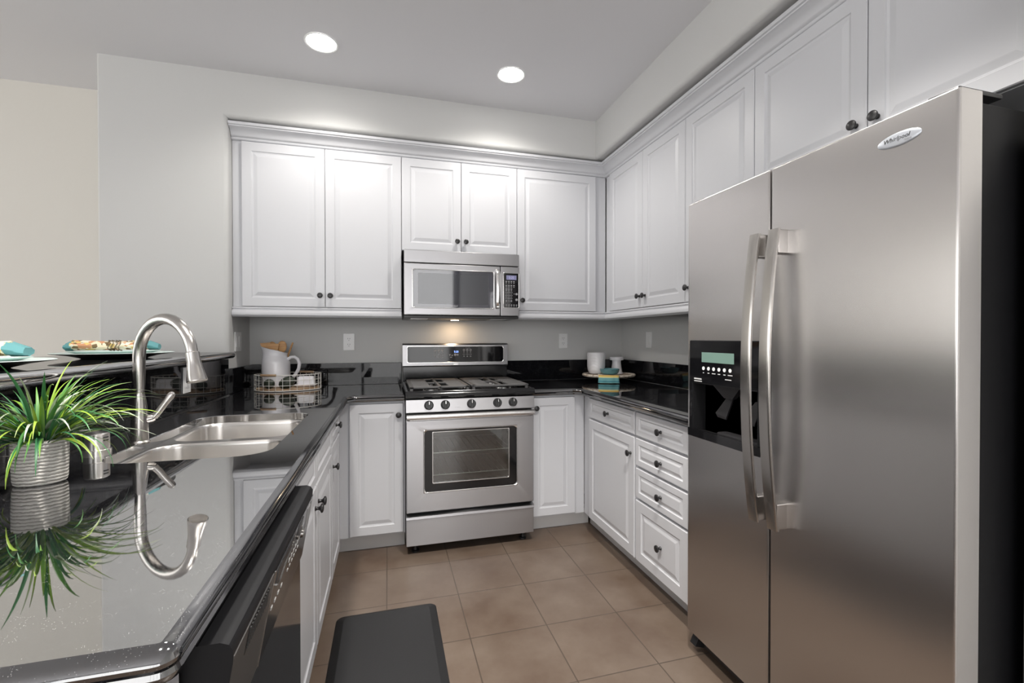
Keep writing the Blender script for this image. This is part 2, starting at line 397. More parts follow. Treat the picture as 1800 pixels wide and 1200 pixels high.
# crown and light rail
cp = [(0, 2.383), (-.008, 2.385), (-.012, 2.390), (-.013, 2.398), (-.020, 2.402), (-.024, 2.409), (-.028, 2.420), (-.038, 2.432), (-.052, 2.441), (-.060, 2.444), (-.061, 2.449), (-.068, 2.452), (-.070, 2.460), (-.070, 2.466), (.02, 2.466), (.02, 2.383)]
struct(build_lsweep(cp, -.868, 2.962, 1.518, .647).build('trim_1', 'cab'))
lp = [(.012, 1.418), (-.016, 1.418), (-.018, 1.411), (-.013, 1.408), (-.013, 1.401), (-.020, 1.396), (-.024, 1.384), (-.022, 1.372), (-.014, 1.366), (-.010, 1.362), (.012, 1.362)]
struct(build_lsweep(lp, .849, 2.962, 1.518, 1.585).build('trim_2', 'cab'))
mb = MB(); mb.loft([[(x, 2.962 + d, z) for d, z in lp] for x in (-.868, .084)]); struct(mb.build('trim_3', 'cab'))

# ------------------------------------------------------------------ upper cabinets
ZB, ZT = 1.42, 2.38
def upper(name, label, O, x0, x1, z0, z1, fronts, depth, group=None, mk=back, fill=()):
    """fronts: (a0,a1,b0,b1,knob) in run coordinates"""
    T = mk(*O)
    root = thing(name, label, 'cabinet', tuple((T @ Vector(((x0 + x1) / 2, z0, 0)))), group)
    mb = MB(); mb.box(x0 + .0006, x1 - .0006, z0, z1, -depth, 0, T); mb.build('carcass', 'cab', root)
    for (a0, a1, b0, b1, kn) in fronts:
        panel(T @ Matrix.Translation((a0, b0, 0)), a1 - a0, b1 - b0, root, 'door', kn=kn)
    return root
DB = 2.964; dep = .329
upper('wall_cabinet', 'tall white double-door wall cabinet left of the microwave, above the pitcher', (0, DB, 0), -.868, .086, ZB, 2.465,
      [(-.818, -.365, ZB, ZT, (.425, .072)), (-.365, .086, ZB, ZT, (.030, .072))], dep)
upper('wall_cabinet', 'short white double-door wall cabinet directly above the microwave', (0, DB, 0), .086, .847, 1.79, 2.465,
      [(.086, .4665, 1.79, ZT, (.352, .072)), (.4665, .847, 1.79, ZT, (.028, .072))], dep)
upper('wall_cabinet', 'white single-door wall cabinet between the microwave and the corner', (0, DB, 0), .847, 1.515, ZB, 2.465,
      [(.847, 1.432, ZB, ZT, (.033, .070))], dep)
XU = 1.520
upper('wall_cabinet', 'white double-door wall cabinet on the right wall next to the corner', (XU, 2.88, 0), -.08, .84, ZB, 2.465,
      [(0, .429, ZB, ZT, (.398, .072)), (.429, .84, ZB, ZT, (.032, .072))], .309, mk=right)
upper('wall_cabinet', 'white single-door wall cabinet on the right wall, partly hidden behind the refrigerator', (XU, 2.04, 0), 0, .46, ZB, 2.465,
      [(0, .46, ZB, ZT, (.028, .075))], .309, mk=right)
upper('wall_cabinet', 'short white double-door wall cabinet over the refrigerator', (XU, 1.58, 0), 0, .932, 1.862, 2.465,
      [(0, .468, 1.862, ZT, (.434, .075)), (.468, .915, 1.862, ZT, (.034, .075))], .309, mk=right)

# ------------------------------------------------------------------ base cabinets
def base(name, label, mk, O, x0, x1, fronts, depth=.60, cat='cabinet', toe=(None, None), open_top=False, fillers=()):
    T = mk(*O)
    root = thing(name, label, cat, tuple(T @ Vector(((x0 + x1) / 2, 0, -depth / 2))))
    mb = MB()
    if open_top:
        t = .018
        mb.box(x0, x0 + t, .103, .872, -depth, 0, T); mb.box(x1 - t, x1, .103, .872, -depth, 0, T); mb.box(x0 + t, x1 - t, .103, .121, -depth, 0, T)
        mb.box(x0 + t, x1 - t, .121, .872, -depth, -depth + .006, T); mb.box(x0 + t, x1 - t, .121, .872, -t, 0, T)
    else:
        mb.box(x0, x1, .103, .872, -depth, 0, T)
    mb.build('carcass', 'cab', root)
    tx0 = x0 if toe[0] is None else toe[0]; tx1 = x1 if toe[1] is None else toe[1]
    mb = MB(); mb.box(tx0, tx1, 0, .103, -depth + .01, -.073, T); mb.build('toe_kick', 'toe', root)
    for (nm, a0, a1, b0, b1, kn) in fronts:
        panel(T @ Matrix.Translation((a0, b0, 0)), a1 - a0, b1 - b0, root, nm, fw=.030 if nm != 'door' and b1 - b0 < .2 else .050, kn=kn)
    return root
base('base_cabinet', 'narrow white single-door base cabinet immediately left of the range', back, (0, 2.696, 0), -.266, .094,
     [('door', -.212, .086, .113, .862, (.270, .682))], .575, toe=(-.33, None))
base('base_cabinet', 'narrow white single-door base cabinet immediately right of the range', back, (0, 2.696, 0), .853, 1.226,
     [('door', .862, 1.158, .113, .862, (.028, .684))], .575, toe=(None, 1.29))
base('base_cabinet', 'white base cabinet with one drawer over a door in the right corner', right, (1.227, 2.690, 0), 0, .649,
     [('drawer', .105, .645, .742, .864, (.258, .062)), ('door', .105, .645, .113, .732, (.507, .530))], .585, toe=(-.07, None))
base('drawer_cabinet', 'white base cabinet with four stacked drawers beside the refrigerator', right, (1.227, 2.040, 0), 0, .445,
     [('drawer', .006, .42, .742, .864, (.222, .060)), ('drawer', .006, .42, .592, .732, (.222, .066)), ('drawer', .006, .42, .430, .582, (.222, .072)), ('drawer', .006, .42, .113, .420, (.222, .155))], .585)
XBL = -.270
base('base_cabinet', 'narrow white drawer-over-door base cabinet at the inner left corner', left, (XBL, 0, 0), 2.215, 2.694,
     [('drawer', 2.222, 2.56, .742, .864, (.168, .062)), ('door', 2.222, 2.56, .113, .732, (.036, .520))], .58, toe=(None, 2.76))
base('sink_cabinet', 'white double-door sink base cabinet with false drawer fronts', left, (XBL, 0, 0), 1.246, 2.215,
     [('drawer_front', 1.30, 1.760, .712, .864, None), ('drawer_front', 1.764, 2.212, .712, .864, None),
      ('door', 1.30, 1.760, .113, .704, (.420, .520)), ('door', 1.764, 2.212, .113, .704, (.032, .520))], .58, open_top=True)
r_ = thing('end_panel', 'white end panel closing the near end of the left counter', 'cabinet panel', (-.55, .612, 0))
mb = MB(); mb.box(-.885, -.240, .578, .618, 0, .872, bev=.001); mb.build('side_panel', 'cab', r_)

# ------------------------------------------------------------------ counters
EDGE = [(.020, .914), (.010, .9125), (.003, .908), (0, .901), (.002, .8955), (.006, .894), (.002, .8925), (0, .887), (.003, .879), (.010, .8745), (.026, .873), (.030, .876)]
def arc(cx, cy, r, a0, a1, n=5): return [(cx + r * math.cos(R(a0 + (a1 - a0) * k / n)), cy + r * math.sin(R(a0 + (a1 - a0) * k / n))) for k in range(n + 1)]
def counter(name, label, outline, hole=None):
    mb = MB(); loops = [[(x, y, z) for x, y in offset_poly(outline, i)] for i, z in EDGE]
    eb = MB(); eb.loft(loops, caps=(False, False))
    mb.loft([loops[0], loops[-1]], caps=(False, False))
    holes = [offset_poly(hole, -.002)] if hole else []
    mb.add(fill_with_holes(offset_poly(outline, .020), holes, .914))
    bt = fill_with_holes(offset_poly(outline, .030), [hole] if hole else [], .876 if not hole else .884)
    bmesh.ops.reverse_faces(bt, faces=bt.faces); mb.add(bt)
    if hole:
        mb.loft([[(x, y, z) for x, y in offset_poly(hole, i)] for i, z in ((-.002, .914), (0, .912), (0, .884))], caps=(False, False))
        mb.loft([[(x, y, z) for x, y in offset_poly(outline, .030)] for z in (.876, .884)], caps=(False, False))
    bmesh.ops.remove_doubles(mb.bm, verts=mb.bm.verts, dist=1e-5); bmesh.ops.recalc_face_normals(mb.bm, faces=mb.bm.faces)
    o = mb.build(name, 'granite', None, (outline[0][0], outline[0][1], .873)); tag(o, label, 'countertop'); eb.build('bullnose_edge', 'granite_edge', o); return o
out_l = arc(-.213 - .022, .538 + .022, .022, -90, 0) + [(-.213, 2.615), (-.172, 2.655), (.091, 2.655), (.091, 3.272), (-.868, 3.272), (-.868, .538)]
HOLE = rrect(-.735, -.325, 1.385, 2.130, .085, 8)
ct = counter('countertop', 'polished black granite countertop on the left around the sink', out_l, HOLE)
out_r = [(1.172, 1.56), (1.81, 1.56), (1.81, 3.272), (.856, 3.272), (.856, 2.655), (1.130, 2.655), (1.172, 2.613)]
ct2 = counter('countertop', 'polished black granite countertop in the right corner, under the round tray', out_r)
def splash(parent, *boxes):
    for bx in boxes:
        mb = MB(); mb.box(*bx, bev=.002, seg=1); mb.build('backsplash', 'granite_wall', parent)
splash(ct, (-.868, .092, 3.273, 3.294, .914, 1.064), (-.889, -.869, .538, 2.889, .915, 1.118), (-.869, -.849, 2.891, 3.272, .914, 1.064))
splash(ct2, (.857, 1.829, 3.273, 3.294, .914, 1.064), (1.811, 1.829, 1.56, 3.272, .914, 1.064))
# bar ledge
mb = MB(); ol = [(-1.46, .50), (-.835 - .02, .50)] + arc(-.835 - .02, .52, .02, -90, 0, 4)[1:] + [(-.835, 2.886), (-1.46, 2.886)]
BE = [(.018, 1.157), (.008, 1.155), (.002, 1.149), (0, 1.140), (.002, 1.130), (.008, 1.123), (.018, 1.120)]
mb.loft([[(x, y, z) for x, y in offset_poly(ol, i)] for i, z in BE[::-1]])
tag(mb.build('bar_ledge', 'granite', None, (-1.1, 1.7, 1.12)), 'raised black granite bar ledge behind the sink, carrying the plates', 'countertop')

# ------------------------------------------------------------------ sink
root = thing('sink', 'undermount stainless double-bowl sink in the left countertop', 'sink', (-.53, 1.757, .69))
near = rrect(-.728, -.332, 1.392, 1.742, .075, 8); far = rrect(-.728, -.332, 1.782, 2.123, .075, 8)
mb = MB(); fo = offset_poly(HOLE, -.012); mb.add(fill_with_holes(fo, [near, far], .8835)); mb.loft([[(x, y, z) for x, y in fo] for z in (.881, .8835)], caps=(False, False)); mb.build('flange', 'steel_sink', root)
for P in (near, far):
    mb = MB(); mb.loft([[(x, y, z) for x, y in offset_poly(P, i)] for i, z in ((0, .8835), (.004, .880), (.007, .870), (.016, .735), (.026, .708), (.05, .695), (.10, .690))], caps=(False, True))
    bw = mb.build('bowl', 'steel_sink', root)
    cx = sum(p[0] for p in P) / len(P); cy = sum(p[1] for p in P) / len(P)
    mb = MB(); mb.lathe([(.045, .690), (.045, .6925), (.036, .693), (.030, .6905)], Matrix.Translation((cx, cy, .0005))); mb.build('drain', 'chrome', bw)

# ------------------------------------------------------------------ faucet
fx, fy = -.735, 1.636
root = thing('faucet', 'brushed nickel pull-down gooseneck faucet behind the sink', 'faucet', (fx, fy, .914))
mb = MB(); mb.lathe([(.027, .914), (.027, .919), (.0225, .924), (.0222, .960), (.0215, 1.000), (.0175, 1.040), (.0135, 1.064), (.0132, 1.070)], Matrix.Translation((fx, fy, 0))); mb.build('body', 'nickel', root)
sx_, sy_ = -.540, 1.500; dv = Vector((sx_ - fx, sy_ - fy, 0)); Ls = dv.length; dv.normalize()
pts = [Vector((fx, fy, 1.070)), Vector((fx, fy, 1.10)), Vector((fx, fy, 1.14)), Vector((fx, fy, 1.17))]
rad = Ls * .488; cz = 1.178
for k in range(0, 17):
    a = R(180 - k * 10.75); pts.append(Vector((fx, fy, cz)) + dv * (rad + rad * math.cos(a)) + Z_ * (rad * math.sin(a) * 1.0))
rr = [.0128, .0142, .0158, .0162] + [.0164] * 12 + [.016, .0155, .015, .0148, .0146]
mb = MB(); mb.tube(pts, rr, 20); mb.build('spout', 'nickel', root)
tip = pts[-1]; td = (pts[-1] - pts[-2]).normalized()
q = td.to_track_quat('Z', 'Y').to_matrix().to_4x4(); Th = Matrix.Translation(tip) @ q
mb = MB(); mb.lathe([(.0150, -.002), (.0178, .000), (.0178, .026), (.0195, .042), (.0235, .067), (.0258, .080), (.0258, .084), (.0235, .0855), (.008, .084)], Th, 28); sh = mb.build('spray_head', 'nickel', root)
side = Th.inverted().to_3x3() @ (-dv); ang = math.atan2(side.y, side.x)
mb = MB(); mb.box(.017, .025, -.006, .006, .025, .058, Th @ Matrix.Rotation(ang, 4, 'Z'), .003); mb.build('spray_button', 'blk', sh)
mb = MB(); d2 = Vector((.94, .34, 0)).normalized()
b0 = Vector((fx, fy, .985)); mb.tube([b0 + d2 * .012, b0 + d2 * .030 + Z_ * .004, b0 + d2 * .037 + Z_ * .006], [.0125, .0125, .010], 18)
mb.tube([b0 + d2 * .034 + Z_ * .006, b0 + d2 * .046 + Z_ * .022, b0 + d2 * .062 + Z_ * .048, b0 + d2 * .077 + Z_ * .070, b0 + d2 * .082 + Z_ * .077, b0 + d2 * .0845 + Z_ * .0800], [.0105, .0100, .0098, .0112, .0088, .003], 16)
mb.build('lever_handle', 'nickel', root)
# air gap
root = thing('air_gap', 'stainless cylindrical air gap cap with slots, between plant and faucet', 'air gap', (-.777, 1.505, .914))
T = Matrix.Translation((-.777, 1.505, .914)); mb = MB(); mb.lathe([(.0325, 0), (.0325, .016), (.0290, .0175), (.0285, .055), (.0275, .0595), (.024, .062)], T, 32); cp_ = mb.build('cap', 'steel_sink', root)
for dz in (.048, .040):
    mb = MB(); a0 = -35; mb.loft([[(.0288 * math.cos(R(a)) * s, .0288 * math.sin(R(a)) * s, z) for s, z in ((1.0, dz), (1.015, dz), (1.015, dz + .0035), (1.0, dz + .0035))] for a in range(a0, a0 + 31, 6)], T); mb.build('slot', 'slot', cp_)
# outlet on the bar granite
def outlet(label, T, gangs=1, kind='outlet', root_at=None):
    w_ = .072 if gangs == 1 else .116; h_ = .115
    root = thing('outlet' if kind == 'outlet' else 'light_switch', label, 'outlet' if kind == 'outlet' else 'switch', tuple(T @ Vector((0, 0, 0))))
    mb = MB(); mb.box(-w_ / 2, w_ / 2, -h_ / 2, h_ / 2, 0, .006, T, .002); pl = mb.build('cover_plate', 'white', root)
    if kind == 'outlet':
        for dy in (.0195, -.0195):
            mb = MB(); mb.loft([[(x, y + dy, z) for x, y in rrect(-.0165, .0165, -.0145, .0145, .009, 4)] for z in (.0055, .008)], T); so = mb.build('socket', 'white', root)
            mb = MB(); mb.box(-.0075, -.0055, dy - .001, dy + .008, .0079, .0083, T); mb.box(.0055, .0075, dy - .001, dy + .008, .0079, .0083, T)
            mb.lathe([(.0022, .0079), (.0022, .0083)], T @ Matrix.Translation((0, dy - .008, 0)), 10); mb.build('slot', 'slot', so)
    else:
        for dx in ((0,) if gangs == 1 else (-.023, .023)):
            mb = MB(); mb.box(dx - .0165, dx + .0165, -.033, .033, .004, .0085, T, .0015); mb.build('rocker', 'white', root)
    return root
outlet('white duplex outlet on the back wall left of the range', back(-.258, 3.2945, 1.208))
outlet('white duplex outlet on the back wall right of the range', back(1.319, 3.2945, 1.211))
outlet('white switch plate on the right wall above the round tray', right(1.8295, 2.894, 1.220), 1, 'switch')
outlet('white double switch plate on the left niche wall behind the pitcher', left(-.8695, 3.045, 1.214), 2, 'switch')
outlet('white outlet on the black granite bar face behind the faucet', left(-.8685, 2.325, 1.050) @ Matrix.Rotation(R(90), 4, 'Z') @ Matrix.Rotation(R(-90), 4, 'Z'))

# ------------------------------------------------------------------ range
root = thing('range', 'freestanding stainless steel gas range with oven and digital backguard', 'range', (.475, 2.92, 0))
RX0, RX1, RY = .097, .850, 2.595
mb = MB()   # carcass, hollow oven cavity
cx0, cx1, cz0, cz1 = .20, .745, .30, .74
mb.box(RX0, cx0, RY + .05, 3.24, .06, .895); mb.box(cx1, RX1, RY + .05, 3.24, .06, .895); mb.box(cx0, cx1, RY + .05, 3.24, .06, cz0); mb.box(cx0, cx1, RY + .05, 3.24, cz1, .895)
mb.box(cx0, cx1, 3.12, 3.24, cz0, cz1); mb.box(.11, .84, RY + .07, 3.2, .035, .06)
mb.build('carcass', 'blk', root)
mb = MB(); e = .002
for f in (((cx0 + e, RY + .055, cz0 + e), (cx0 + e, 3.118, cz0 + e), (cx0 + e, 3.118, cz1 - e), (cx0 + e, RY + .055, cz1 - e)), ((cx1 - e, RY + .055, cz0 + e), (cx1 - e, 3.118, cz0 + e), (cx1 - e, 3.118, cz1 - e), (cx1 - e, RY + .055, cz1 - e)),
          ((cx0, RY + .055, cz0 + e), (cx1, RY + .055, cz0 + e), (cx1, 3.118, cz0 + e), (cx0, 3.118, cz0 + e)), ((cx0, RY + .055, cz1 - e), (cx1, RY + .055, cz1 - e), (cx1, 3.118, cz1 - e), (cx0, 3.118, cz1 - e)), ((cx0, 3.118, cz0), (cx1, 3.118, cz0), (cx1, 3.118, cz1), (cx0, 3.118, cz1))): mb.quad(*f)
mb.build('oven_liner', 'ovenin', root)
for z in (.43, .56):
    mb = MB(); y0, y1 = RY + .075, 3.08
    for yy in (y0, y1): mb.tube([(cx0 + .01, yy, z), (cx1 - .01, yy, z)], .0032, 6)
    for k in range(15):
        x = cx0 + .02 + k * (cx1 - cx0 - .04) / 14; mb.tube([(x, y0, z), (x, y1, z)], .0018, 5)
    mb.build('oven_rack', 'rack', root)
# door: frame with window hole
T = back(0, RY + .048, 0)
def ring(o, i): return [(o[0], o[2]), (o[1], o[2]), (o[1], o[3]), (o[0], o[3])]
def frame_mesh(outer, inner, th, r_in, T, bev=.004):
    mb = MB(); seg = 6
    ro = lambda i: rrect(outer[0] + i, outer[1] - i, outer[2] + i, outer[3] - i, .006, seg)
    ri = lambda i: rrect(inner[0] - i, inner[1] + i, inner[2] - i, inner[3] + i, r_in, seg)
    loops = [[(x, y, 0) for x, y in ro(0)], [(x, y, th - bev) for x, y in ro(0)], [(x, y, th) for x, y in ro(bev)], [(x, y, th) for x, y in ri(bev)], [(x, y, th - bev) for x, y in ri(0)], [(x, y, 0) for x, y in ri(0)]]
    return mb.loft(loops, T, wrap=True)
d = frame_mesh((RX0, RX1, .246, .770), (.196, .745, .356, .712), .048, .022, T).build('oven_door', 'steel_range', root)
frame_mesh((.192, .749, .352, .716), (.199, .742, .359, .709), .0515, .02, T, .003).build('window_bezel', 'chrome', d)
frame_mesh((.199, .742, .359, .709), (.244, .697, .404, .699), .044, .010, T, .001).build('glass_border', 'blkgloss', d)
mb = MB(); mb.box(.240, .701, .400, .703, .036, .040, T); mb.build('window_pane', 'ovenglass', d)
frame_mesh((.243, .698, .403, .700), (.247, .694, .407, .696), .0455, .008, T, .0005).build('pane_edge', 'chrome', d)
mb = MB(); mb.loft([[(x, y, z) for x, y, z in pr] for pr in [[(x, .775 + yy, zz) for yy, zz in ((0, 0.065), (.004, .080), (.017, .084), (.028, .080), (.032, .065), (.028, .058), (.004, .058))] for x in (RX0 + .003, RX1 - .003)]], T)
mb.box(RX0 + .01, RX0 + .04, .777, .803, .02, .06, T); mb.box(RX1 - .04, RX1 - .01, .777, .803, .02, .06, T)
mb.box(RX0 + .02, RX1 - .02, .762, .790, .0, .045, T)
mb.build('door_handle', 'chrome', d, label='bright steel bar handle')
# control panel
mb = MB(); mb.loft([[(x, y, z) for y, z in ((.814, 0), (.814, .060), (.818, .064), (.886, .052), (.890, .046), (.890, 0))] for x in (RX0, RX1)], T); cp_ = mb.build('control_panel', 'steel_range', root)
for x in (.223, .316, .467, .622, .716):
    TK = T @ Matrix.Translation((x, .854, .058)) @ Matrix.Rotation(R(-10), 4, 'X')
    mb = MB(); mb.lathe([(.0265, 0), (.0265, .003), (.0235, .006), (.0225, .020), (.020, .023)], TK, 28); mb.box(-.0055, .0055, -.022, .022, .018, .031, TK, .002); kn = mb.build('burner_knob', 'blk', cp_)
    mb = MB(); mb.box(-.0015, .0015, .004, .020, .0308, .0316, TK); mb.build('pointer_mark', 'chrome', kn)
text_mesh('ACCUBAKE', .006, T @ Matrix.Translation((.385, .838, .0608)) @ Matrix.Rotation(R(-10), 4, 'X'), 'labeldim', cp_)
# warming drawer
mb = MB(); mb.box(RX0, RX1, .058, .212, 0, .046, T, .003); mb.loft([[(x, y, z) for y, z in ((.208, 0), (.208, .050), (.213, .058), (.226, .056), (.232, .040), (.232, 0))] for x in (RX0, RX1)], T)
mb.build('warming_drawer', 'steel_range', root)
for x in (.15, .80):
    for y in (2.665, 3.15):
        mb = MB(); mb.lathe([(.022, 0), (.022, .008), (.012, .012), (.010, .04)], Matrix.Translation((x, y, 0)), 18); mb.build('leveling_foot', 'blk', root)
# cooktop
mb = MB(); mb.loft([[(x, y, z) for y, z in ((2.600, .897), (2.582, .897), (2.575, .905), (2.580, .925), (2.592, .935), (2.604, .935), (2.615, .925), (2.615, .897))] for x in (RX0 - .002, RX1 + .002)])
mb.box(RX0, RX1, 2.61, 3.23, .893, .922); mb.box(RX0 - .002, RX0 + .016, 2.60, 3.23, .90, .935, None, .004); mb.box(RX1 - .016, RX1 + .002, 2.60, 3.23, .90, .935, None, .004)
ck = mb.build('cooktop', 'enamel', root)
for x, y, r in ((.25, 2.76, .045), (.25, 3.04, .040), (.475, 2.90, .038), (.70, 2.76, .045), (.70, 3.04, .036)):
    mb = MB(); mb.lathe([(r + .01, .9215), (r + .008, .930), (r, .932)], Matrix.Translation((x, y, 0)), 28); bb = mb.build('burner', 'chrome', ck)
    mb = MB(); mb.lathe([(r - .004, .932), (r - .004, .938), (r - .012, .941)], Matrix.Translation((x, y, 0)), 28); mb.build('burner_cap', 'enamel', bb)
for gx0, gx1 in ((.118, .468), (.480, .832)):
    mb = MB(); y0, y1, z0, z1 = 2.640, 3.150, .944, .955; t = .026
    mb.box(gx0, gx1, y0, y0 + t, z0, z1, None, .003, 1); mb.box(gx0, gx1, y1 - t, y1, z0, z1, None, .003, 1); mb.box(gx0, gx0 + t, y0, y1, z0, z1, None, .003, 1); mb.box(gx1 - t, gx1, y0, y1, z0, z1, None, .003, 1)
    cxm = (gx0 + gx1) / 2
    mb.box(cxm - .008, cxm + .008, y0, y1, z0, z1 + .002, None, .002, 1); mb.box(gx0, gx1, (y0 + y1) / 2 - .009, (y0 + y1) / 2 + .009, z0, z1, None, .002, 1)
    for k in range(11):
        y = y0 + .045 + k * (y1 - y0 - .09) / 10
        if abs(y - (y0 + y1) / 2) < .02: continue
        mb.box(gx0 + .02, cxm - .055, y - .008, y + .008, z0, z1, None, .002, 1); mb.box(cxm + .055, gx1 - .02, y - .008, y + .008, z0, z1, None, .002, 1)
    for x in (gx0 + .012, gx1 - .012):
        for y in (y0 + .012, y1 - .012, (y0 + y1) / 2): mb.box(x - .008, x + .008, y - .008, y + .008, .9215, z0 + .001)
    mb.build('grate', 'iron', root)
# backguard
BY = 3.208
TB = back(0, 3.255, 0)
mb = MB(); mb.box(RX0 + .002, RX1 - .002, .935, 1.035, 0, .035, TB, .004); bg = mb.build('backguard', 'enamel', root)
mb = MB(); prof_b = ((1.036, 0), (1.036, .044), (1.042, .049), (1.185, .046), (1.195, .036), (1.198, .010), (1.198, 0))
mb.loft([[(x, y, z) for y, z in prof_b] for x in (RX0 + .001, RX1 - .001)], TB); bp_ = mb.build('console_panel', 'steel_range', bg)
Tg = TB @ Matrix.Translation((0, 0, .0478)) @ Matrix.Rotation(0, 4, 'X')
frame_mesh((.127, .818, 1.060, 1.178), (.131, .814, 1.064, 1.174), .0022, .016, Tg, .001).build('console_bezel', 'chrome', bg)
mb = MB(); mb.loft([[(x, y, z) for x, y in rrect(.130, .815, 1.063, 1.175, .016)] for z in (.0, .0015)], Tg); cg = mb.build('console_glass', 'blkgloss', bg)
def disc(mb, x, y, r, z0, z1, T, inner=0):
    if inner: mb.loft([[(x + rr_ * math.cos(2 * math.pi * k / 16), y + rr_ * math.sin(2 * math.pi * k / 16), z) for k in range(16)] for rr_, z in ((r, z0), (r, z1), (inner, z1), (inner, z0))], T, wrap=True)
    else: mb.lathe([(r, z0), (r, z1)], T @ Matrix.Translation((x, y, 0)), 16)
mb = MB()
for i, x in enumerate((.322, .346, .370)): disc(mb, x, 1.147, .0085, .0012, .0019, Tg); mb.box(x - .005, x + .005, 1.130, 1.134, .0012, .0019, Tg)
for i, x in enumerate((.322, .339, .356, .372)): disc(mb, x, 1.115, .0065, .0012, .0019, Tg, .005); mb.box(x - .0045, x + .0045, 1.099, 1.104, .0012, .0019, Tg)
mb.box(.312, .378, 1.162, 1.1635, .0012, .0019, Tg); mb.build('oven_pads', 'labeldim', cg); mb = MB()
for i, x in enumerate((.525, .549, .573)): disc(mb, x, 1.149, .0080, .0012, .0019, Tg, .004); mb.box(x - .005, x + .005, 1.132, 1.136, .0012, .0019, Tg); disc(mb, x, 1.118, .0070, .0012, .0019, Tg, .0055); mb.box(x - .005, x + .005, 1.100, 1.105, .0012, .0019, Tg)
mb.box(.535, .570, 1.162, 1.1635, .0012, .0019, Tg); mb.build('timer_pads', 'labeldim', cg); mb = MB()
disc(mb, .462, 1.116, .0095, .0012, .0019, Tg); disc(mb, .480, 1.116, .0070, .0012, .0019, Tg)
mb.loft([[(x, y, z) for x, y in ((.418, 1.120), (.432, 1.120), (.425, 1.107))] for z in (.0012, .0019)], Tg); mb.loft([[(x, y, z) for x, y in ((.434, 1.107), (.448, 1.107), (.441, 1.120))] for z in (.0012, .0019)], Tg)
mb.box(.425, .440, 1.096, 1.101, .0012, .0019, Tg); mb.build('clock_pads', 'labeldim', cg)
text_mesh('5:25', .019, Tg @ Matrix.Translation((.470, 1.137, .0016)), 'blue', cg, 'clock_digits')
text_mesh('GOLD', .007, Tg @ Matrix.Translation((.150, 1.165, .0016)), 'labeldim', cg)
mb = MB(); mb.lathe([(1, 0), (1, .0015), (.85, .003)], Tg @ Matrix.Translation((.470, 1.049, 0)) @ Matrix.Diagonal((.022, .0058, 1, 1)), 28); bd = mb.build('badge', 'chrome', bg)
text_mesh('Whirlpool', .0065, Tg @ Matrix.Translation((.470, 1.049, .0031)), 'slot', bd, shear=.2)

# ------------------------------------------------------------------ microwave
root = thing('microwave', 'stainless over-the-range microwave above the gas range', 'microwave', (.469, 3.08, 1.36))
TM = back(0, 2.900, 0)
MX0, MX1 = .0975, .8405
mb = MB(); mb.box(MX0 + .003, MX1 - .003, 2.902, 3.293, 1.374, 1.786); mb.build('housing', 'blk', root)
mb = MB(); mb.box(MX0, MX1, 1.3605, 1.378, -.36, .012, TM, .004); un = mb.build('underside', 'blk', root)
mb = MB(); mb.box(MX0, MX1, 1.707, 1.786, 0, .028, TM, .005); mb.build('vent_panel', 'steel_range', root)
d = frame_mesh((MX0, .711, 1.380, 1.702), (.150, .668, 1.426, 1.664), .030, .014, TM, .004).build('door', 'steel_range', root)
frame_mesh((.147, .671, 1.423, 1.667), (.1515, .6665, 1.4275, 1.6625), .0325, .013, TM, .002).build('window_bezel', 'chrome', d)
mb = MB(); mb.box(.148, .670, 1.424, 1.666, .020, .026, TM); gp = mb.build('window_glass', mat('grey_blue_mirror_glass', (.035, .037, .045), .04, ior=1.8), d)
frame_mesh((.150, .668, 1.426, 1.664), (.183, .632, 1.450, 1.642), .0266, .004, TM, .0002).build('window_border', mat('dark_violet_border', (.02, .02, .035), .05, ior=2.0), d)
text_mesh('Whirlpool', .011, TM @ Matrix.Translation((.408, 1.439, .0268)), 'label', gp, shear=.15)
mb = MB(); hp = []
for k in range(13):
    t = k / 12; z = 1.425 + t * .258; bow = .052 + .014 * math.sin(math.pi * t) - (.02 if k in (0, 12) else 0)
    hp.append([(.678, z, bow - .012), (.706, z, bow - .012), (.707, z, bow - .004), (.700, z, bow), (.684, z, bow), (.677, z, bow - .004)])
mb.loft(hp, TM); mb.box(.683, .703, 1.432, 1.462, .028, .050, TM, .003); mb.box(.683, .703, 1.648, 1.676, .028, .050, TM, .003); mb.build('door_handle', 'chrome', d, label='bowed steel door handle')
mb = MB(); mb.box(.714, MX1, 1.380, 1.702, 0, .030, TM, .004); cp_ = mb.build('control_panel', 'steel_range', root)
frame_mesh((.730, .8385, 1.431, 1.663), (.734, .835, 1.435, 1.659), .0325, .007, TM, .0015).build('keypad_bezel', 'chrome', cp_)
mb = MB(); mb.box(.733, .836, 1.434, 1.660, .0295, .0310, TM); kp = mb.build('keypad', 'blkgloss', cp_)
mb = MB(); mb.box(.751, .820, 1.617, 1.646, .0308, .0314, TM); mb.build('display', 'lcd', cp_)
text_mesh('5:25', .021, TM @ Matrix.Translation((.786, 1.631, .0316)), 'lcddark', cp_, 'clock_digits')
mb = MB()
for r_i, z in enumerate((1.602, 1.576, 1.553)):
    for c_i in range(4 if r_i < 2 else 3):
        x = .751 + c_i * .0172; mb.box(x - .005, x + .005, z, z + .007, .0308, .0314, TM); mb.box(x - .004, x + .004, z - .009, z - .004, .0308, .0314, TM)
for z in (1.533, 1.514, 1.496):
    for c_i in range(3): disc(mb, .751 + c_i * .0172, z, .0066, .0308, .0314, TM, .0052)
for c_i in range(3): disc(mb, .751 + c_i * .0172, 1.478, .0058, .0308, .0314, TM, .0045 if c_i == 1 else .0015)
for c_i in range(5): mb.box(.747 + c_i * .0172, .756 + c_i * .0172, 1.448, 1.455, .0308, .0314, TM); mb.box(.749 + c_i * .0172, .754 + c_i * .0172, 1.440, 1.444, .0308, .0314, TM)
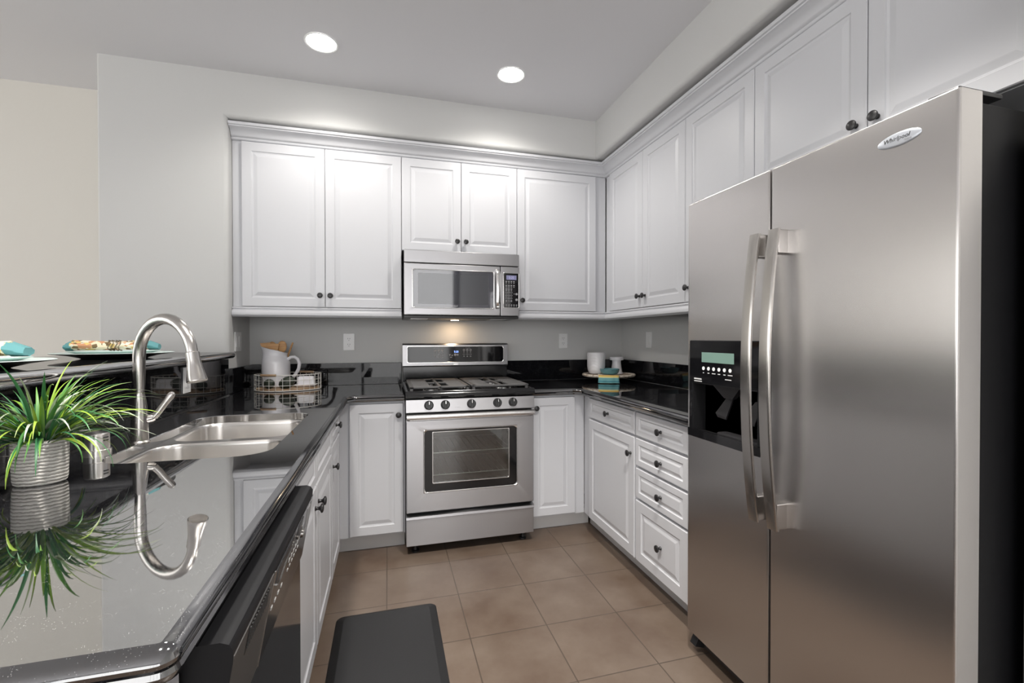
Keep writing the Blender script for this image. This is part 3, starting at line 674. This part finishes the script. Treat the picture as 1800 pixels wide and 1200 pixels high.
disc(mb, .821, 1.524, .0075, .0308, .0314, TM); disc(mb, .821, 1.487, .0085, .0308, .0314, TM); mb.box(.800, .812, 1.523, 1.526, .0308, .0314, TM)
mb.build('key_labels', 'labeldim', kp)
k2 = MB()
for rr_i, z in enumerate((1.533, 1.514, 1.496)):
    for c_i in range(3): text_mesh(str(1 + rr_i * 3 + c_i), .008, TM @ Matrix.Translation((.751 + c_i * .0172, z, .0312)), 'labeldim', kp, 'key_digit')
text_mesh('0', .008, TM @ Matrix.Translation((.7682, 1.478, .0312)), 'labeldim', kp, 'key_digit')
for x0, x1 in ((.14, .25), (.66, .77)):
    mb = MB(); mb.box(x0, x1, 2.95, 3.10, 1.357, 1.3615, None, .001); mb.build('grease_filter', 'steel_range', un)
mb = MB(); mb.lathe([(.028, 1.3575), (.028, 1.361)], Matrix.Translation((.455, 3.17, 0)), 20); mb.build('cooktop_lamp', 'warm', un)
def light_in(parent, name, kind, loc, power, col, size=.05, spot=None, rot=(0, 0, 0)):
    l = bpy.data.lights.new(name, kind); l.energy = power; l.color = col
    if kind == 'AREA': l.shape = 'DISK'; l.size = size
    else: l.shadow_soft_size = size
    if spot: l.spot_size = R(spot); l.spot_blend = .6
    o = bpy.data.objects.new(name, l); C.objects.link(o); o.parent = parent; o.location = Vector(loc) - Vector(parent['_wo']); o.rotation_euler = rot; return o
light_in(root, 'cooktop_lamp_light', 'AREA', (.455, 3.17, 1.3555), .35, (1, .70, .42), .04)

# ------------------------------------------------------------------ refrigerator
root = thing('refrigerator', 'side-by-side stainless refrigerator with black side and dispenser', 'refrigerator', (1.50, 1.095, 0))
FX = 1.140; YL, YS_, YRr = 1.532, 1.135, .657
mb = MB(); mb.box(1.215, 1.815, .662, 1.530, .07, 1.735, None, .004); mb.box(1.25, 1.80, .68, 1.51, .01, .07); body = mb.build('cabinet_body', 'blkside', root)
TF = right(FX + .068, 0, 0)      # u = -Y, so u coordinate = -y
def fdoor(y_hi, y_lo, hole=None):
    mb = MB(); z0, z1, th, bv = .085, 1.757, .068, .006
    o = (-y_hi, -y_lo, z0, z1)
    if hole:
        h = hole; ro = lambda i: rrect(o[0] + i, o[1] - i, o[2] + i, o[3] - i, .004, 3); ri = rrect(h[0], h[1], h[2], h[3], .006, 3)
        mb.loft([[(x, y, 0) for x, y in ro(0)], [(x, y, th - bv) for x, y in ro(0)], [(x, y, th - .0018) for x, y in ro(.0018)], [(x, y, th) for x, y in ro(bv)], [(x, y, th) for x, y in ri], [(x, y, .008) for x, y in ri], [(x, y, 0) for x, y in ri]], TF, wrap=True)
    else:
        mb.loft([[(x, y, z) for x, y in rrect(o[0] + i, o[1] - i, o[2] + i, o[3] - i, .004, 3)] for i, z in ((0, 0), (0, th - bv), (.0018, th - .0018), (bv, th))], TF)
    return mb
dl = fdoor(YL, YS_ + .003, (-1.519, -1.165, .858, 1.226)).build('freezer_door', 'steel', root)
dr_ = fdoor(YS_ - .003, YRr).build('fridge_door', 'steel', root)
mb = MB(); mb.box(-1.528, -.664, .09, 1.75, -.008, .0, TF); mb.build('door_gasket', 'blk', root)
def fhandle(yc, parent):
    mb = MB(); n = 22; L = []
    for k in range(n + 1):
        t = k / n; z = .665 + t * .893; s = 4 * t * (1 - t); off = .108 + .034 * s; wd = .0175
        c = -yc
        L.append([(c - wd, z, off - .010), (c + wd, z, off - .010), (c + wd + .001, z, off - .003), (c + wd - .005, z, off + .001), (c - wd + .004, z, off + .003), (c - wd - .001, z, off - .002)])
    mb.loft(L, TF); c = -yc
    h = mb.build('door_handle', 'nickel', parent, label='long bowed stainless handle')
    for z0, z1 in ((.668, .745), (1.485, 1.556)):
        mb = MB(); mb.box(c - .015, c + .016, z0, z1, .066, .104, TF, .004); mb.build('handle_mount', 'nickel', h)
fhandle(1.158, dl); fhandle(1.086, dr_)
# dispenser
dsp = MB(); dsp.box(-1.519, -1.165, .858, 1.226, .004, .010, TF); dsp.box(-1.519, -1.500, .858, 1.226, .010, .066, TF); dsp.box(-1.184, -1.165, .858, 1.226, .010, .066, TF)
dsp.box(-1.500, -1.184, .858, .876, .010, .072, TF); dsp.box(-1.500, -1.184, 1.062, 1.226, .030, .064, TF)
dp = dsp.build('dispenser', 'blk', dl, label='black ice and water dispenser')
mb = MB(); mb.box(-1.517, -1.167, 1.066, 1.224, .0645, .0695, TF, .001)
mb.loft([[(x, y, z) for x, y in ((-1.519, .858), (-1.165, .858), (-1.165, .888), (-1.519, .888))] for z in (.066, .076)], TF)
mb.box(-1.519, -1.502, .870, 1.07, .0645, .0695, TF, .001); mb.box(-1.182, -1.165, .870, 1.07, .0645, .0695, TF, .001)
mb.build('dispenser_panel', 'blkgloss', dl)
mb = MB(); mb.box(-1.447, -1.283, 1.145, 1.182, .0693, .0702, TF); mb.build('display', 'lcdgreen', dl)
mb = MB()
for k in range(6):
    u = -1.437 + k * .0272; disc(mb, u, 1.122, .0068, .0693, .0706, TF)
mb.build('button_row', 'white', dl)
mb = MB()
for k, wd in enumerate((.006, .009, .018, .012, .010, .022)):
    u = -1.437 + k * .0272; mb.box(u - wd / 2, u + wd / 2, 1.104, 1.107, .0693, .0700, TF)
mb.box(-1.490, -1.448, 1.078, 1.083, .0693, .0700, TF); mb.box(-1.490, -1.446, 1.070, 1.0735, .0693, .0700, TF); mb.box(-1.325, -1.295, 1.088, 1.091, .0693, .0700, TF)
mb.build('button_labels', 'label', dl)
mb = MB()   # chute and two paddles inside the recess
mb.loft([[(-1.40, 1.062, .035), (-1.27, 1.062, .035), (-1.27, 1.062, .058), (-1.40, 1.062, .058)], [(-1.355, 1.020, .03), (-1.315, 1.020, .03), (-1.315, 1.020, .048), (-1.355, 1.020, .048)]], TF); mb.build('ice_chute', 'blkmatte', dp)
for u in (-1.385, -1.255):
    mb = MB(); mb.loft([[(u + .02, 1.022, .020), (u + .05, 1.022, .020), (u + .05, 1.022, .026), (u + .02, 1.022, .026)], [(u - .018, .960, .038), (u + .038, .955, .038), (u + .038, .955, .044), (u - .018, .960, .044)], [(u - .012, .945, .034), (u + .030, .942, .034), (u + .030, .942, .040), (u - .012, .945, .040)]], TF); mb.build('paddle', 'blkmatte', dp)
mb = MB(); mb.box(-1.38, -1.19, .876, .896, .012, .060, TF, .006); mb.build('drip_tray', 'blkmatte', dp)
mb = MB(); mb.lathe([(1, 0), (1, .0015), (.93, .003), (.7, .0042), (.01, .0048)], TF @ Matrix.Translation((-.772, 1.695, .067)) @ Matrix.Diagonal((.047, .0165, 1, 1)), 36); bd = mb.build('badge', mat('pale_metal_badge', (.42, .44, .48), .3, .6), dr_)
text_mesh('Whirlpool', .0135, TF @ Matrix.Translation((-.776, 1.697, .0717)), 'slot', bd, shear=.25)
text_mesh('GOLD', .0055, TF @ Matrix.Translation((-.752, 1.688, .0716)), 'labeldim', bd)
for y in (1.49, .70):
    mb = MB(); mb.box(1.16, 1.30, y - .03, y + .03, 1.757, 1.769, None, .005); mb.build('hinge_cover', 'blk', root)
mb = MB(); mb.box(1.19, 1.26, .70, 1.50, .022, .075, None, .004); mb.build('toe_grille', 'blk', root)
mb = MB(); mb.loft([[(1.155, y, .030), (1.24, y, .004), (1.26, y, .004), (1.26, y, .06), (1.17, y, .060)] for y in (1.50, 1.533)]); mb.build('front_foot', 'blk', root)
mb = MB(); mb.box(1.70, 1.79, .70, 1.50, 0, .02); mb.build('rear_roller', 'blk', root)

# ------------------------------------------------------------------ dishwasher
root = thing('dishwasher', 'glossy black built-in dishwasher under the near end of the left counter', 'dishwasher', (-.53, .93, 0))
mb = MB(); mb.box(-.84, -.262, .632, 1.238, .02, .868); mb.box(-.80, -.33, .64, 1.23, 0, .02); mb.build('tub', 'blk', root)
mb = MB(); mb.box(-.262, -.2155, .628, 1.240, .11, .70, None, .003); d = mb.build('door', 'dwdoor', root)
prf = [(-.262, .863), (-.200, .863), (-.190, .859), (-.1855, .851), (-.186, .835), (-.192, .800), (-.212, .688), (-.262, .688)]
mb = MB(); mb.loft([[(x, y, z) for x, z in prf] for y in (.626, 1.241)]); con = mb.build('console', mat('dark_console_plastic', (.006, .006, .007), .45, spec=.2), root)
n_ = Vector((.112, 0, -.020)).normalized(); vv = Vector((.020, 0, .112)).normalized()
TD = FR((-.192, 0, .800), Y_, vv, Vector((vv.z, 0, -vv.x)))   # slanted console face: u along +Y, v up the slope
mb = MB(); mb.box(.835, 1.236, -.112, .040, -.002, .0012, TD); fac = mb.build('console_face', 'enamel', con)
mb = MB(); mb.box(.832, .8345, -.112, .046, .0, .0018, TD); mb.build('face_seam', 'nickel', con)
mb = MB(); mb.box(.688, .806, .004, .044, -.001, .0006, TD); mb.build('vent_recess', 'blk', con)
mb = MB(); mb.box(.6275, .8315, -.112, .044, -.003, .0004, TD, .001); mb.build('side_face', mat('grey_console_plastic', (.05, .047, .045), .4), con)
mb = MB()
for k in range(12): mb.box(.694 + k * .0092, .6985 + k * .0092, .010, .038, .0004, .0022, TD)
mb.build('vent_grille', 'slot', con)
def pocket(P, z0, z1): return MB().loft([[(a, b, z) for a, b in P] for z in (z0, z1)], TD)
P1 = [(.862, .036), (.858, .012), (.872, .004), (.900, .003), (.925, .012), (.950, .018), (.990, .018), (1.000, .024), (1.000, .036)]
P2 = [(1.048, .036), (1.046, .016), (1.056, .006), (1.085, .006), (1.100, .016), (1.104, .036)]
for P in (P1, P2):
    pocket(P, .001, .0022).build('pocket_handle', 'blk', con)
    mb = MB(); mb.tube([TD @ Vector((a, b - .001, .0026)) for a, b in P[1:-1]], .0017, 6); mb.build('handle_trim', 'nickel', con)
mb = MB()
for k in range(6): mb.box(.985 + k * .021, .993 + k * .021, -.012, -.005, .0010, .0020, TD); mb.box(.985 + k * .021, .993 + k * .021, -.030, -.026, .0010, .0020, TD)
for k in range(4): mb.box(.858 + k * .025, .868 + k * .025, -.034, -.029, .0010, .0020, TD)
mb.build('button_marks', 'label', con)
mb = MB(); disc(mb, 1.128, -.012, .010, .0010, .0060, TD); mb.build('start_button', 'nickel', con)
mb = MB(); mb.box(1.165, 1.200, -.022, .030, .0010, .0022, TD); mb.box(1.208, 1.228, -.030, .034, .0010, .0022, TD); mb.build('status_display', 'labeldim', con)
mb = MB(); mb.box(-.32, -.275, .64, 1.23, .0, .10); mb.build('toe_panel', 'blk', root)

# ------------------------------------------------------------------ floor mat
T = Matrix.Translation((-.005, 1.64, 0)) @ Matrix.Rotation(R(0), 4, 'Z')
mb = MB(); mb.loft([[(x, y, z) for x, y in rrect(-.215 + i, .215 - i, -.47 + i, .47 - i, .03, 5)] for i, z in ((0, 0), (0, .004), (.004, .008), (.030, .0185), (.036, .019))], T)
tag(mb.build('floor_mat', 'mat', None, (-.005, 1.64, 0)), 'charcoal rectangular anti-fatigue mat on the tile in front of the sink', 'mat')

# ------------------------------------------------------------------ ceiling lights
for i, (x, y) in enumerate(((-.322, 2.487), (.684, 2.503), (-.322, .95), (.684, .95))):  # last two are unseen, added to light the aisle
    root = thing('ceiling_light', ('left-hand round recessed downlight in the far kitchen ceiling', 'right-hand round recessed downlight in the far kitchen ceiling', 'round recessed downlight above the sink side, out of view', 'round recessed downlight above the refrigerator side, out of view')[i], 'ceiling light', (x, y, HC), 'recessed downlights')
    mb = MB(); mb.lathe([(.078, HC - .0005), (.082, HC - .003), (.078, HC - .005), (.072, HC - .003)], Matrix.Translation((x, y, 0)), 40, caps=(False, False)); mb.build('trim_ring', 'white', root)
    mb = MB(); mb.lathe([(.071, HC - .0005), (.071, HC - .0025)], Matrix.Translation((x, y, 0)), 40); mb.build('lens', 'lamp', root)
    light_in(root, 'downlight', 'SPOT', (x, y, HC - .02), DOWN_W * 6 if i < 2 else FILL_DOWN, (1, .96, .90), .07, 150 if i < 2 else 104)

# ------------------------------------------------------------------ potted grass
px_, py_ = -.748, 1.248
root = thing('potted_plant', 'grassy green plant in a white ribbed oval pot on the black counter', 'plant', (px_, py_, .914))
TP = Matrix.Translation((px_, py_, .9145)) @ Matrix.Rotation(R(12), 4, 'Z')
mb = MB(); mb.lathe([(.85, 0), (.93, .004), (.965, .012), (1.0, .06), (1.0, .092), (.985, .098), (.93, .098), (.90, .092), (.90, .085)], TP @ Matrix.Diagonal((.0475, .036, 1, 1)), 48); mb.build('pot', 'pot', root)
mb = MB(); mb.lathe([(.895, .080), (.895, .088), (.4, .094), (.02, .095)], TP @ Matrix.Diagonal((.0475, .036, 1, 1)), 32); mb.build('moss', 'soil', root)
b = bmesh.new(); lay = b.verts.layers.float.new('tint')
def leaf(az, ln, rise, droop, wd, tint, r0):
    n = 11; p = Vector((px_, py_, 1.000)) + Vector((math.cos(az) * r0, math.sin(az) * r0 * .7, 0)); el = rise
    prev = None; hd = Vector((math.cos(az), math.sin(az), 0)); sd = Vector((-hd.y, hd.x, 0)); tw = random.uniform(-.5, .5)
    for k in range(n + 1):
        t = k / n; w_ = wd * (min(1, .55 + 1.6 * t) if t < .35 else (1 - ((t - .35) / .65) ** 1.8)) + .0003
        up = (hd * -math.sin(el) + Z_ * math.cos(el)); s2 = (sd * math.cos(tw * t) + up * math.sin(tw * t))
        l_ = b.verts.new(p - s2 * w_ + up * w_ * .28); c_ = b.verts.new(p - up * w_ * .12); r2 = b.verts.new(p + s2 * w_ + up * w_ * .28)
        for v in (l_, c_, r2): v[lay] = min(1, max(0, tint + (.10 if v is not c_ else 0) + .18 * t))
        if prev: b.faces.new((prev[0], prev[1], c_, l_)); b.faces.new((prev[1], prev[2], r2, c_))
        prev = (l_, c_, r2)
        p = p + (hd * math.cos(el) + Z_ * math.sin(el)) * (ln / n); el -= droop / n * (.4 + 1.5 * t)
        if p.x < -.858: p.x = -.858 - .0 * t
        if p.z < .93: p.z = .93
for k in range(210):
    az = random.uniform(0, 2 * math.pi); u = random.random()
    if math.cos(az) < -.2: ln = random.uniform(.10, .16)
    else: ln = random.uniform(.13, .225)
    leaf(az, ln, R(random.uniform(20, 84)), R(random.uniform(30, 125)), random.uniform(.0016, .0044), random.choice([.0, .05, .1, .2, .28, .35, .45, .55, .62, .72, .85]), random.uniform(.0, .03))
for az, ln, ri, dr2 in ((.2, .24, 55, 80), (.55, .23, 48, 70), (-.2, .23, 45, 75), (.9, .21, 60, 60), (-.05, .235, 38, 60), (-.6, .21, 55, 100), (.35, .24, 62, 95), (-1.9, .23, 58, 80), (-2.2, .22, 50, 60), (1.6, .21, 65, 80), (-1.5, .18, 65, 110), (.1, .21, 30, 45), (-.35, .23, 60, 120), (.0, .22, 48, 90), (.15, .23, 42, 85), (-.3, .2, 35, 70), (-1.1, .2, 50, 100), (-1.7, .22, 45, 80), (-2.0, .2, 62, 110)):
    leaf(az, ln, R(ri), R(dr2), .0028, random.uniform(.5, .95), .02)
me = bpy.data.meshes.new('foliage'); b.transform(Matrix.Translation((-px_, -py_, -.914))); b.to_mesh(me); b.free()
me.materials.append(M['leaf']); [setattr(p, 'use_smooth', True) for p in me.polygons]
fo_ = bpy.data.objects.new('foliage', me); C.objects.link(fo_); fo_.parent = root

# ------------------------------------------------------------------ plates on the bar ledge
def charger(label, x, y, grp='place settings on the bar ledge'):
    root = thing('charger_plate', label, 'plate', (x, y, 1.157)); T = Matrix.Translation((x, y, 1.1573))
    mb = MB(); mb.lathe([(.100, 0), (.104, .002), (.140, .012), (.188, .0195), (.190, .0215), (.187, .0222), (.135, .0165), (.10, .008), (.02, .007)], T, 56); mb.build('plate_body', 'platedark', root)
    mb = MB(); mb.lathe([(.1895, .0216), (.1865, .0232), (.135, .0175), (.10, .0092), (.02, .0082)], T, 56, caps=(False, True)); mb.build('glazed_face', 'mint', root)
def dinner_plate(label, x, y):
    T = Matrix.Translation((x, y, 1.1573))
    mb = MB(); mb.lathe([(.085, .0093), (.09, .0105), (.118, .020), (.142, .0285), (.1425, .030), (.140, .0305), (.110, .0225), (.085, .0145), (.02, .014)], T, 48)
    o = mb.build('dinner_plate', 'mint', None, (x, y, 1.1666)); tag(o, label, 'plate')
def napkin(label, label2, x, y, rot):
    root = thing('napkin', label, 'napkin', (x, y, 1.172)); T = Matrix.Translation((x, y, 1.1985)) @ Matrix.Rotation(rot, 4, 'Z')
    def roll(a0, a1, w0, w1, h0, h1, seed):
        rnd = random.Random(seed); L = []
        for k in range(9):
            t = k / 8; cx = a0 + (a1 - a0) * t; w_ = w0 + (w1 - w0) * t; h = h0 + (h1 - h0) * t
            L.append([(cx, w_ * math.cos(2 * math.pi * j / 18) * (1 + .10 * math.sin(5 * j + 3 * t)), h * (math.sin(2 * math.pi * j / 18)) * (1 + .18 * math.sin(j * 2.3 + seed)) + h * 1.15 - .010, ) for j in range(18)])
        return MB().loft(L, T)
    roll(-.125, 0, .042, .016, .018, .015, 2).build('folded_cloth', 'napkin', root)
    roll(0, .105, .016, .046, .015, .018, 5).build('folded_cloth', 'napkin', root)
    roll(-.145, -.122, .036, .042, .012, .018, 3).build('teal_hem', 'napteal', root, label='teal hem')
    roll(.104, .140, .046, .036, .018, .011, 7).build('teal_hem', 'napteal', root, label='teal hem')
    rg = thing('napkin_ring', label2, 'napkin ring', (x, y, 1.178)); mb = MB()
    for a in (-.016, -.006, .006, .016):
        mb.tube([(a + .004 * math.sin(3 * 2 * math.pi * j / 24), .0215 * math.cos(2 * math.pi * j / 24), .0205 * math.sin(2 * math.pi * j / 24) + .009) for j in range(24)], .0017, 6, T, closed=True)
    mb.build('wire_band', 'bronze', rg)
ax, ay = -1.045, 2.150
charger('mint-topped dark charger plate on the bar ledge, directly behind the faucet', ax, ay)
dinner_plate('mint dinner plate under the rolled napkin behind the faucet', ax, ay)
napkin('floral rolled napkin with teal hems on the plate behind the faucet', 'wire napkin ring around the napkin behind the faucet', ax, ay, R(14))
bx_, by_ = -1.06, 1.47
charger('mint-topped dark charger plate cut off by the left edge of the view', bx_, by_)
dinner_plate('mint dinner plate at the far left of the bar ledge', bx_, by_)
napkin('floral rolled napkin with teal hem on the far left plate', 'wire napkin ring around the napkin on the far left plate', bx_, by_, R(14))

# ------------------------------------------------------------------ wire basket with pitcher
kx, ky = -.600, 3.095
TK = Matrix.Translation((kx, ky, .9145)) @ Matrix.Rotation(R(6), 4, 'Z')
root = thing('basket', 'oval white wire basket tray with wooden base on the counter left of the range', 'basket', (kx, ky, .914))
def el(a, b_, z, n=48): return [(a * math.cos(2 * math.pi * j / n), b_ * math.sin(2 * math.pi * j / n), z) for j in range(n)]
mb = MB(); mb.loft([el(.180, .135, z) for z in (.004, .016)], TK); mb.build('wooden_base', 'woodw', root)
mb = MB()
for z, r in ((.004, .0028), (.036, .0016), (.066, .0016), (.098, .0028)): mb.tube(el(.188, .143, z), r, 6, TK, closed=True)
for j in range(30):
    a = 2 * math.pi * j / 30; mb.tube([(.188 * math.cos(a), .143 * math.sin(a), z) for z in (.003, .098)], .0016, 5, TK)
mb.build('wire_frame', 'wire', root)
for s, a0 in ((1, 238), (-1, 58)):
    mb = MB(); mb.tube([(.190 * math.cos(R(a0 + k * 5)), .146 * math.sin(R(a0 + k * 5)), .099) for k in range(-3, 4)], .0075, 10, TK); mb.build('wooden_handle', 'woodw', root)
# pitcher
jx, jy = -.675, 3.115
root = thing('pitcher', 'white ceramic pitcher holding wooden utensils in the wire basket', 'pitcher', (jx, jy, .931))
TJ = Matrix.Translation((jx, jy, .9315)) @ Matrix.Rotation(R(0), 4, 'Z'); seg = 40; L = []
pr = [(.070, 0), (.078, .006), (.081, .03), (.081, .09), (.081, .145), (.078, .165), (.069, .190), (.064, .205), (.0655, .222), (.068, .236)]
def jl(r, z, dr=0):
    out = []
    t = max(0, (z - .165) / .071)
    for k in range(seg):
        a = 2 * math.pi * k / seg; c = -math.cos(a); sp = max(0, c) ** 3
        out.append(((r + dr) * math.cos(a) - .020 * sp * t, (r + dr) * math.sin(a) * (1 - .25 * sp * t), z + t * (.020 * max(0, c) ** 1.5 - .022 * max(0, -c) ** 1.2 - .004)))
    return out
for r, z in pr: L.append(jl(r, z))
for r, z in pr[::-1][:-1]: L.append(jl(r, z + .001, -.004))
mb = MB(); mb.loft(L, TJ); mb.build('body', 'ceramic', root)
mb = MB(); hp = [(.070, 0, .168), (.092, 0, .184), (.115, 0, .186), (.135, 0, .172), (.145, 0, .145), (.140, 0, .112), (.122, 0, .080), (.100, 0, .052), (.078, 0, .040)]
mb.tube(hp, [.011, .010, .010, .010, .0105, .0105, .010, .010, .011], 12, TJ @ Matrix.Rotation(R(-14), 4, 'Z')); mb.build('handle', 'ceramic', root)
def utensil(name, label, x, y, lean, az, kind, top):
    base_ = Vector((jx + x, jy + y, .937)); d_ = Vector((math.sin(lean) * math.cos(az), math.sin(lean) * math.sin(az), math.cos(lean))); Lh = (top - .937) / d_.z
    ux = (X_ - d_ * d_.x).normalized(); T = FR(base_, ux, d_.cross(ux), d_)
    root = thing(name, label, 'utensil', tuple(base_)); mb = MB()
    if kind == 'stick': mb.tube([(0, 0, 0), (0, 0, Lh)], [.005, .0055], 10, T); mb.build('shaft', 'wood', root); return
    mb.tube([(0, 0, 0), (0, 0, Lh - .065)], [.0045, .0055], 10, T); mb.build('shaft', 'wood', root); mb = MB()
    if kind == 'spoon': mb.lathe([(.15, -.9), (.5, -.8), (.85, -.4), (1, .1), (.85, .6), (.5, .9), (.1, 1)], T @ Matrix.Translation((0, 0, Lh - .034)) @ Matrix.Diagonal((.027, .006, .040, 1)), 20)
    else: mb.loft([[(-.006, -.003, Lh - .075), (.006, -.003, Lh - .075), (.006, .003, Lh - .075), (-.006, .003, Lh - .075)], [(-.020, -.003, Lh - .045), (.020, -.003, Lh - .045), (.020, .003, Lh - .045), (-.020, .003, Lh - .045)], [(-.030, -.002, Lh), (.030, -.002, Lh - .004), (.030, .002, Lh - .004), (-.030, .002, Lh)]], T)
    mb.build('head', 'wood', root)
utensil('spatula', 'wooden spatula leaning left, leftmost in the white pitcher', -.02, .01, R(9), R(180), 'spat', 1.208)
utensil('wooden_spoon', 'wooden spoon second from the left in the white pitcher', -.012, .03, R(5), R(150), 'spoon', 1.207)
utensil('spatula', 'broad wooden spatula in the middle of the white pitcher', .0, -.01, R(2), R(200), 'spat', 1.203)
utensil('wooden_spoon', 'round-headed wooden spoon right of centre in the white pitcher', .018, .0, R(4), R(0), 'spoon', 1.212)
utensil('wooden_stick', 'thin wooden stick leaning right out of the white pitcher', .0, .02, R(19), R(0), 'stick', 1.207)
for i, (x, y, s, lab) in enumerate(((-.690, 3.008, .030, 'smaller dark green avocado, left one in the wire basket'), (-.590, 2.996, .036, 'larger dark green avocado, right one in the wire basket'))):
    o = thing('avocado', lab, 'avocado', (x, y, .9315), 'avocados in the wire basket'); mb = MB()
    mb.lathe([(.02, -1), (.35, -.96), (.72, -.72), (.97, -.2), (.98, .15), (.8, .6), (.5, .9), (.2, 1.05), (.02, 1.08)], Matrix.Translation((x, y, .9318 + s * .94)) @ Matrix.Rotation(R(-90 if i == 0 else 62), 4, 'Y') @ Matrix.Diagonal((s, s, s * (1.0 if i == 0 else 1.3), 1)), 24); mb.build('rind', 'avocado', o)
root = thing('butter_dish', 'small white lidded ceramic dish at the right in the wire basket', 'dish', (-.495, 3.075, .9315)); T = Matrix.Translation((-.495, 3.075, .9312))
mb = MB(); mb.loft([[(x, y, z) for x, y in rrect(-.058 - i, .058 + i, -.036 - i, .036 + i, .012, 4)] for i, z in ((-.01, 0), (0, .006), (.006, .014), (.004, .017), (-.004, .012))], T); mb.build('base', 'ceramic', root)
mb = MB(); mb.loft([[(x, y, z) for x, y in rrect(-.050 + i, .050 - i, -.028 + i, .028 - i, .010, 4)] for i, z in ((0, .013), (.001, .045), (.004, .062), (.010, .067))], T); mb.build('lid', 'ceramic', root)

# ------------------------------------------------------------------ round tray on the right counter
tx, ty = 1.580, 3.040
root = thing('pedestal_tray', 'round whitewashed wooden pedestal tray in the right corner', 'tray', (tx, ty, .914)); T = Matrix.Translation((tx, ty, .9145))
mb = MB(); mb.lathe([(.075, 0), (.078, .003), (.070, .010), (.060, .022), (.060, .030)], T, 40); mb.build('foot', 'woodw', root)
mb = MB(); mb.lathe([(.06, .030), (.150, .032), (.183, .036), (.193, .042), (.195, .050), (.190, .056), (.176, .056), (.160, .051), (.158, .050)], T, 64, caps=(True, False)); rim = mb.build('rim', mat('carved_white_rim', lin((212, 200, 186)), .6), root)
add_noise_color(rim.data.materials[0], 70, lin((150, 130, 112)), lin((218, 208, 194)), None, .38, .5)
mb = MB(); mb.lathe([(.159, .048), (.159, .0505), (.02, .0505)], T, 48); mb.build('inner_disc', 'woodtray', root)
ZTy = .9145 + .0508
root = thing('canister', 'tall white chevron-textured canister on the round tray', 'canister', (1.508, 3.100, ZTy)); mb = MB()
mb.lathe([(.040, 0), (.050, .004), (.061, .025), (.066, .055), (.067, .150), (.063, .158), (.058, .160), (.056, .155), (.056, .02), (.03, .012)], Matrix.Translation((1.508, 3.100, ZTy + .0003)), 48); mb.build('vessel', 'chevron', root)
root = thing('candle_holder', 'white pillar candle holder with a flat top on the round tray', 'candle holder', (1.680, 3.095, ZTy)); T = Matrix.Translation((1.675, 3.095, ZTy + .0003))
mb = MB(); mb.lathe([(.050, 0), (.050, .004), (.044, .012), (.037, .050), (.033, .085), (.034, .100)], T, 36); mb.build('stem', 'ceramic', root)
mb = MB(); mb.lathe([(.034, .0995), (.050, .101), (.052, .105), (.052, .122), (.049, .124), (.047, .119), (.03, .118)], T, 36); mb.build('top_dish', 'ceramic', root)
root = thing('bowl', 'small round teal bowl on the towel at the front of the tray', 'bowl', (1.560, 2.985, ZTy + .004)); mb = MB()
mb.lathe([(.040, .0045), (.052, .008), (.064, .018), (.069, .034), (.070, .044), (.068, .045), (.064, .034), (.056, .018), (.03, .011)], Matrix.Translation((1.560, 2.985, ZTy)), 44); mb.build('dish', 'teal', root)
# towel hanging over the front of the tray
b = bmesh.new(); lay = b.verts.layers.float.new('tint'); dd = Vector((-.454, -.891, 0)); ss = Vector((.891, -.454, 0)); rows = []
path = [(.02, .0535), (.08, .0535), (.150, .0535), (.180, .0585), (.194, .0585), (.1985, .050), (.200, .040), (.203, .025), (.207, .012), (.210, .004)]
acc = 0; tot = sum(math.dist(path[i], path[i + 1]) for i in range(len(path) - 1))
for i, (d_, z) in enumerate(path):
    if i: acc += math.dist(path[i - 1], path[i])
    row = []; hw = .068 + (.008 if i < 4 else .004 * (i - 4) / 3)
    for k in range(15):
        t = k / 14 * 2 - 1; amp = .0035 * max(0, i - 4) / 5
        p = Vector((tx, ty, 0)) + dd * (d_ + amp * math.sin(t * 8) - (0 if i < 3 else (hw * t) ** 2 * 2.2)) + ss * (hw * t + .0) + Z_ * (.9145 + z)
        v = b.verts.new(p); v[lay] = acc / tot * .999; row.append(v)
    rows.append(row)
for a, c in zip(rows[:-1], rows[1:]):
    for k in range(14): b.faces.new((a[k], a[k + 1], c[k + 1], c[k]))
b.transform(Matrix.Translation((-tx, -ty, -.96))); me = bpy.data.meshes.new('towel'); b.to_mesh(me); b.free(); me.materials.append(M['towel']); [setattr(p, 'use_smooth', True) for p in me.polygons]
o = bpy.data.objects.new('tea_towel', me); C.objects.link(o); o.location = (tx, ty, .96); tag(o, 'folded tea towel with yellow and teal bands hanging over the tray front', 'towel')
md = o.modifiers.new('thick', 'SOLIDIFY'); md.thickness = .0025; md.offset = 1

for o in bpy.data.objects:
    if '_wo' in o: del o['_wo']
